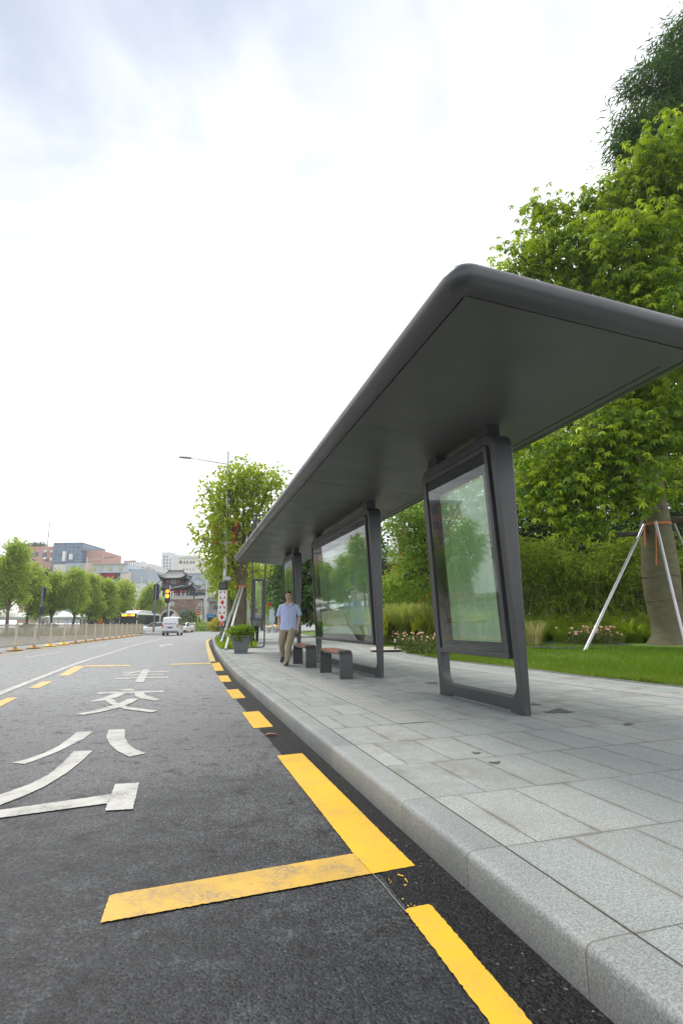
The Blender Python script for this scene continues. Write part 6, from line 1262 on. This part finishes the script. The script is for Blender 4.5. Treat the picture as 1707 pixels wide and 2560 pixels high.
def hand(s, wrist, d, inward, curl, k=1.0):
    """palm, four fingers of unequal length bent at the knuckle, thumb off the side of the palm"""
    w_ = Vector(s.v[wrist]); d = Vector(d).normalized(); i = Vector(inward).normalized(); n = d.cross(i).normalized(); i = n.cross(d).normalized()
    palm = s.pt(w_ + d * .055 * k, (.030, .016), wrist); kn = s.pt(w_ + d * .085 * k, (.032, .014), palm)
    for j, ln in enumerate((.068, .078, .072, .056)):
        side = n * (.026 - .0175 * j) * k; b = w_ + d * .092 * k + side; a = s.pt(b, .0095, kn); c = b + (d * math.cos(curl) + i * math.sin(curl)) * ln * .5 * k; a2 = s.pt(c, .0085, a); s.pt(c + (d * math.cos(curl * 2.1) + i * math.sin(curl * 2.1)) * ln * .5 * k, .007, a2)
    b = w_ + d * .035 * k + n * .032 * k; a = s.pt(b, .012, palm); c = b + (d * .6 + n * .6 + i * .35).normalized() * .035 * k; a2 = s.pt(c, .010, a); s.pt(c + (d * .85 + n * .15 + i * .5).normalized() * .028 * k, .008, a2)
def oval(c, rx, ry, n=20, sq=.0, tilt=(0, 0)):
    out = []
    for k in range(n):
        a = 2 * math.pi * k / n; x = rx * math.copysign(abs(math.cos(a)) ** (1 - sq), math.cos(a)); y = ry * math.copysign(abs(math.sin(a)) ** (1 - sq), math.sin(a)); out.append((c[0] + x, c[1] + y, c[2] + tilt[0] * x + tilt[1] * y))
    return out
def limb(m, pts, n=14):
    """cloth tube round a limb: (centre, rx, ry) sections square to the limb"""
    rings = []
    for k, (c, a, b) in enumerate(pts):
        d = (Vector(pts[min(k + 1, len(pts) - 1)][0]) - Vector(pts[max(k - 1, 0)][0])).normalized(); x = Vector((0, 1, 0)).cross(d).normalized(); y = d.cross(x)
        rings.append([Vector(c) + x * a * math.cos(2 * math.pi * q / n) + y * b * math.sin(2 * math.pi * q / n) for q in range(n)])
    m.loft(rings)
def shoe(m, heel, toe, h=.075, w_=.048):
    a = Vector(heel); b = Vector(toe); d = b - a; up = Vector((0, 0, 1)); sd_ = d.cross(up).normalized(); up = sd_.cross(d).normalized()
    rings = []
    for t, ww, hh in ((-.04, .5, .6), (.0, .78, 1.0), (.25, .82, 1.05), (.5, .95, .85), (.78, 1.08, .58), (.95, .8, .45), (1.03, .35, .3)):
        c = a + d * t; rings.append([c + sd_ * w_ * ww * math.cos(q) + up * (h * hh * (max(0, math.sin(q)) if math.sin(q) > 0 else 0) + (.0 if math.sin(q) > 0 else -.012)) for q in np.linspace(0, 2 * math.pi, 14, endpoint=False)])
    m.loft(rings)
man = thing('person', 'man in an open-necked pale blue short-sleeved shirt and khaki trousers walking towards the viewer', 'person', (-1.27, 12.95, .15), R(-4))
s = Skel(); pel = s.pt((-.01, .05, .88), (.135, .10)); a = s.chain(pel, [((-.005, .05, 1.03), (.13, .09)), ((0, .045, 1.2), (.15, .10))]); ch = s.pt((0, .045, 1.33), (.13, .085), a); nb = s.chain(ch, [((0, .035, 1.40), (.066, .062)), ((.0, .018, 1.455), (.054, .056))])
hd_ = s.chain(nb, [((0, -.005, 1.495), (.050, .062)), ((0, .0, 1.55), (.067, .085)), ((0, .012, 1.605), (.073, .092)), ((0, .016, 1.655), (.058, .072))])
jaw = len(s.v) - 4; fc = len(s.v) - 3
s.pt((0, -.098, 1.545), .013, fc)                                       # nose
for sg in (-1, 1): s.pt((sg * .079, .015, 1.555), .014, fc)             # ears
s.pt((0, -.058, 1.482), .022, jaw)                                       # chin
sh = s.chain(ch, [((.165, .055, 1.355), .058), ((.225, .075, 1.215), .047), ((.235, .07, 1.09), .040), ((.235, .03, .96), .034), ((.222, -.02, .855), .025)]); hand(s, sh, (-.05, -.12, -1), (-.6, -.3, 0), .35)
sh = s.chain(ch, [((-.165, .055, 1.355), .058), ((-.225, .08, 1.215), .047), ((-.235, .10, 1.09), .040), ((-.232, .09, .97), .034), ((-.225, .06, .865), .025)]); hand(s, sh, (.02, -.06, -1), (.6, -.3, 0), .4)
lg = s.chain(pel, [((.08, .02, .82), .088), ((.07, -.10, .63), .074), ((.05, -.19, .48), .055), ((.025, -.22, .30), .048), ((.01, -.24, .09), .036)]); s.chain(lg, [((.01, -.31, .05), .034), ((.012, -.38, .035), .028)])
lg = s.chain(pel, [((-.11, .06, .82), .088), ((-.145, .04, .64), .074), ((-.165, .04, .49), .055), ((-.18, .20, .36), .048), ((-.19, .36, .22), .036)]); s.chain(lg, [((-.195, .33, .14), .034), ((-.198, .29, .09), .028)])
skin_mesh('body', s.v, s.e, s.r, man, SKIN)
SHIRT = cloth('blue_shirt_cloth', (.42, .48, .74), (.55, .60, .82)); KHAKI = cloth('khaki_cloth', (.33, .27, .185)); SHOE = PM('dark_shoe', (.035, .035, .037), .7); SOLE = PM('pale_sole', (.55, .53, .47), .7)
m = MB(); m.loft([oval((0.005, .05, .80), .215, .145, sq=.12, tilt=(-.02, .05)), oval((0, .05, .90), .215, .142, sq=.1, tilt=(.02, 0)), oval((0, .05, 1.0), .195, .13), oval((0, .048, 1.15), .20, .135), oval((0, .048, 1.27), .205, .13), oval((0, .05, 1.345), .19, .108), oval((0, .05, 1.39), .14, .088, tilt=(0, .25)), oval((0, .045, 1.41), .085, .078, tilt=(0, .75))], cap=False)
for sg in (-1, 1): limb(m, [((sg * .12, .052, 1.345), .055, .075), ((sg * .18, .058, 1.33), .066, .075), ((sg * .215, .075, 1.24), .062, .07), ((sg * .245, .085, 1.12), .068, .074)])
sh_ = m.build('shirt', SHIRT, man, local=True, smooth=70)
m = MB()
for sg in (-1, 1): m.extrude([(sg * .012, -.075, 1.335), (sg * .075, -.045, 1.425), (sg * .115, -.055, 1.38), (sg * .075, -.085, 1.35)], (0, -.008, 0))
m.build('collar', SHIRT, sh_, local=True); m = MB(); m.box(-.006, -.092, .84, .012, -.086, 1.30); m.build('button_placket', SHIRT, sh_, local=True)
m = MB(); m.loft([oval((0, .05, .94), .18, .125), oval((0, .05, .84), .19, .13), oval((0, .05, .76), .185, .13)], cap=True)
limb(m, [((.085, .045, .84), .10, .12), ((.08, -.04, .70), .096, .106), ((.064, -.145, .56), .084, .092), ((.046, -.20, .44), .074, .082), ((.026, -.215, .30), .066, .074), ((.014, -.23, .17), .063, .074), ((.01, -.24, .085), .062, .078)]); limb(m, [((-.10, .055, .84), .10, .12), ((-.132, .05, .70), .098, .108), ((-.157, .035, .56), .088, .094), ((-.168, .07, .46), .076, .084), ((-.178, .17, .38), .066, .078), ((-.185, .27, .29), .062, .074), ((-.19, .345, .215), .058, .07)])
m.build('trousers', KHAKI, man, local=True, smooth=70)
for hl_, to_ in (((.01, -.21, .03), (.014, -.44, .028)), ((-.19, .40, .185), (-.20, .24, .05))):
    m = MB(); shoe(m, hl_, to_); q = m.build('shoe', SHOE, man, local=True, smooth=50); m = MB(); a, b = Vector(hl_), Vector(to_); shoe(m, a - Vector((0, 0, .012)), b - Vector((0, 0, .012)), .016, .051); m.build('sole', SOLE, q, local=True, smooth=50)
m = MB(); rings = []; rg = np.random.default_rng(1)
for z, rx, ry, cy in ((1.535, .076, .05, .058), (1.575, .080, .058, .055), (1.612, .081, .072, .045), (1.640, .077, .090, .022), (1.668, .060, .076, .016), (1.690, .03, .04, .012)): rings.append([(x + rg.normal(0, .0025), y, zz + rg.normal(0, .003)) for x, y, zz in oval((0, cy, z), rx, ry, 22)])
m.loft(rings); m.build('hair', HAIR, man, local=True, smooth=60)
for sg in (-1, 1):
    m = MB(); m.blob((sg * .03, -.081, 1.572), .014, .008, .006, 8, 5); m.build('eye', PM('eye_dark', (.03, .022, .018), .3), man, local=True, smooth=60)
    m = MB(); m.bar((sg * .014, -.087, 1.592), (sg * .048, -.078, 1.593), .008, .008); m.build('eyebrow', HAIR, man, local=True)
m = MB(); m.blob((0, -.083, 1.512), .024, .006, .007, 10, 5); m.build('mouth', PM('lips', (.26, .10, .075), .5), man, local=True, smooth=60)
bag = MB(); bag.tube([(-1.27 + .165, 12.95 + .12, 1.27), (-1.27 + .165, 12.95 - .02, 1.27)], .045, 12); ob = bag.build('rolled_bag', PM('dark_brown_roll', (.05, .035, .025), .6), bevel=.01); tag(ob, 'small dark roll tucked under the walking man\'s left arm', 'bag'); m = MB(); m.tube([(-1.105, 12.93, 1.27), (-1.105, 12.922, 1.27)], .024, 12); m.build('pale_end', PM('cream_end', (.7, .65, .5), .5), ob)
# second walker, back turned, with a shopping trolley
W2 = (-4.35, 27.6, .15); wk = thing('person', 'person in grey top and dark trousers walking away beyond the bus stop totem', 'person', W2, R(8))
s = Skel(); pel = s.pt((0, 0, .88), (.14, .105)); a = s.chain(pel, [((0, 0, 1.05), (.14, .10)), ((0, .01, 1.22), (.155, .11))]); ch = s.pt((0, .01, 1.34), (.135, .09), a); nb = s.chain(ch, [((0, .015, 1.42), .065), ((0, .02, 1.47), .056)]); s.chain(nb, [((0, .03, 1.53), (.066, .08)), ((0, .025, 1.59), (.075, .092)), ((0, .02, 1.645), (.06, .072))]); fc = len(s.v) - 3
s.pt((0, .12, 1.54), .013, fc)
for sg in (-1, 1): s.pt((sg * .08, .02, 1.55), .014, fc)
sh = s.chain(ch, [((.17, 0, 1.36), .06), ((.235, -.02, 1.2), .047), ((.25, 0, 1.08), .04), ((.235, .06, .95), .033), ((.22, .1, .86), .025)]); hand(s, sh, (0, .1, -1), (-.5, .3, 0), .4)
sh = s.chain(ch, [((-.17, 0, 1.36), .06), ((-.24, -.03, 1.2), .047), ((-.26, -.06, 1.1), .04), ((-.25, -.08, .98), .033), ((-.24, -.10, .90), .025)]); hand(s, sh, (0, -.2, -1), (.5, .2, 0), 1.0)
for sg, dy in ((1, .12), (-1, -.12)): lg = s.chain(pel, [((sg * .09, 0, .82), .09), ((sg * .09, dy * .5, .62), .075), ((sg * .09, dy * .8, .47), .057), ((sg * .09, dy * .9, .3), .05), ((sg * .09, dy, .09), .037)]); s.chain(lg, [((sg * .095, dy + .07, .05), .034), ((sg * .1, dy + .14, .035), .028)])
skin_mesh('body', s.v, s.e, s.r, wk, SKIN); m = MB(); m.loft([oval((0, 0, .84), .20, .15), oval((0, 0, 1.0), .205, .15), oval((0, .01, 1.2), .215, .15), oval((0, .01, 1.34), .19, .115), oval((0, .015, 1.40), .12, .085), oval((0, .018, 1.44), .075, .07)], cap=False)
for sg in (-1, 1): limb(m, [((sg * .12, 0, 1.35), .06, .08), ((sg * .19, -.005, 1.335), .066, .078), ((sg * .235, -.02, 1.22), .062, .07), ((sg * .25, -.02, 1.1), .06, .068)])
m.build('shirt', cloth('grey_top_cloth', (.16, .18, .18)), wk, local=True, smooth=70); m = MB(); m.loft([oval((0, 0, .94), .17, .13), oval((0, 0, .76), .18, .135)])
for sg, dy in ((1, .12), (-1, -.12)): limb(m, [((sg * .09, 0, .84), .10, .12), ((sg * .09, dy * .5, .62), .092, .10), ((sg * .09, dy * .8, .45), .078, .085), ((sg * .09, dy, .1), .07, .078)])
m.build('trousers', cloth('charcoal_cloth', (.045, .05, .06)), wk, local=True, smooth=70); m = MB(); m.loft([[(x, y, z) for x, y, z in oval((0, cy, z), rx, ry, 20)] for z, rx, ry, cy in ((1.50, .07, .05, -.03), (1.56, .084, .085, .0), (1.62, .08, .085, .012), (1.66, .06, .07, .015), (1.69, .02, .03, .015))]); m.build('hair', HAIR, wk, local=True, smooth=60)
for sg, dy in ((1, .12), (-1, -.12)): m = MB(); shoe(m, (sg * .09, dy - .05, .02), (sg * .1, dy + .19, .015)); m.build('shoe', PM('white_black_shoe', (.25, .25, .25), .6), wk, local=True, smooth=50)
cx, cy = W2[0] - .38, W2[1] - .35; tr = thing('shopping_trolley', 'small metal trolley with a dark green bag pulled by the person beyond the totem', 'trolley', (cx, cy, .15))
m = MB(); m.tube([(cx - .12, cy, .28), (cx - .12, cy, 1.0), (cx + .02, cy, 1.12), (cx + .14, cy, 1.05), (cx + .14, cy, .28)], .014, 6); m.tube([(cx - .12, cy, .6), (cx + .14, cy, .6)], .012, 6); m.tube([(cx - .12, cy - .22, .28), (cx - .12, cy, .28), (cx + .14, cy, .28), (cx + .14, cy - .22, .28)], .014, 6); m.build('frame', PM('tan_tube', (.45, .33, .18), .5, .2), tr, smooth=50)
m = MB(); m.loft([[(cx + .01 + a, cy - .12 + b, z) for a, b in rrect(-.19 * k, .22 * k, -.13 * k, .11 * k, .05, .05, 5)] for k, z in ((.85, .30), (1, .36), (1.03, .65), (.95, .82), (.6, .86))]); m.build('bag', cloth('dark_green_bag', (.025, .055, .035)), tr, smooth=60)
for sg in (-1, 1): m = MB(); m.tube([(cx + .01 + sg * .17 - .015, cy, .23), (cx + .01 + sg * .17 + .015, cy, .23)], .075, 14); m.build('wheel', TYR, tr)

# ------------------------------------------------------------------ bright damp air: far things pale towards the sky
hz_, nt, P, L = new_mat('damp_air'); nt.nodes.remove(P)
pvn = node(nt, 'ShaderNodeVolumePrincipled'); pvn.inputs['Color'].default_value = (.93, .96, 1.0, 1); pvn.inputs['Density'].default_value = .00045; pvn.inputs['Anisotropy'].default_value = .2
L(pvn.outputs[0], nt.nodes['Material Output'].inputs['Volume'])
m = MB(); m.box(-905, -205, -1.03, 905, 1505, 95); hz_o = m.build('haze', hz_); hz_o['kind'] = 'stuff'
scene.cycles.volume_bounces = 1
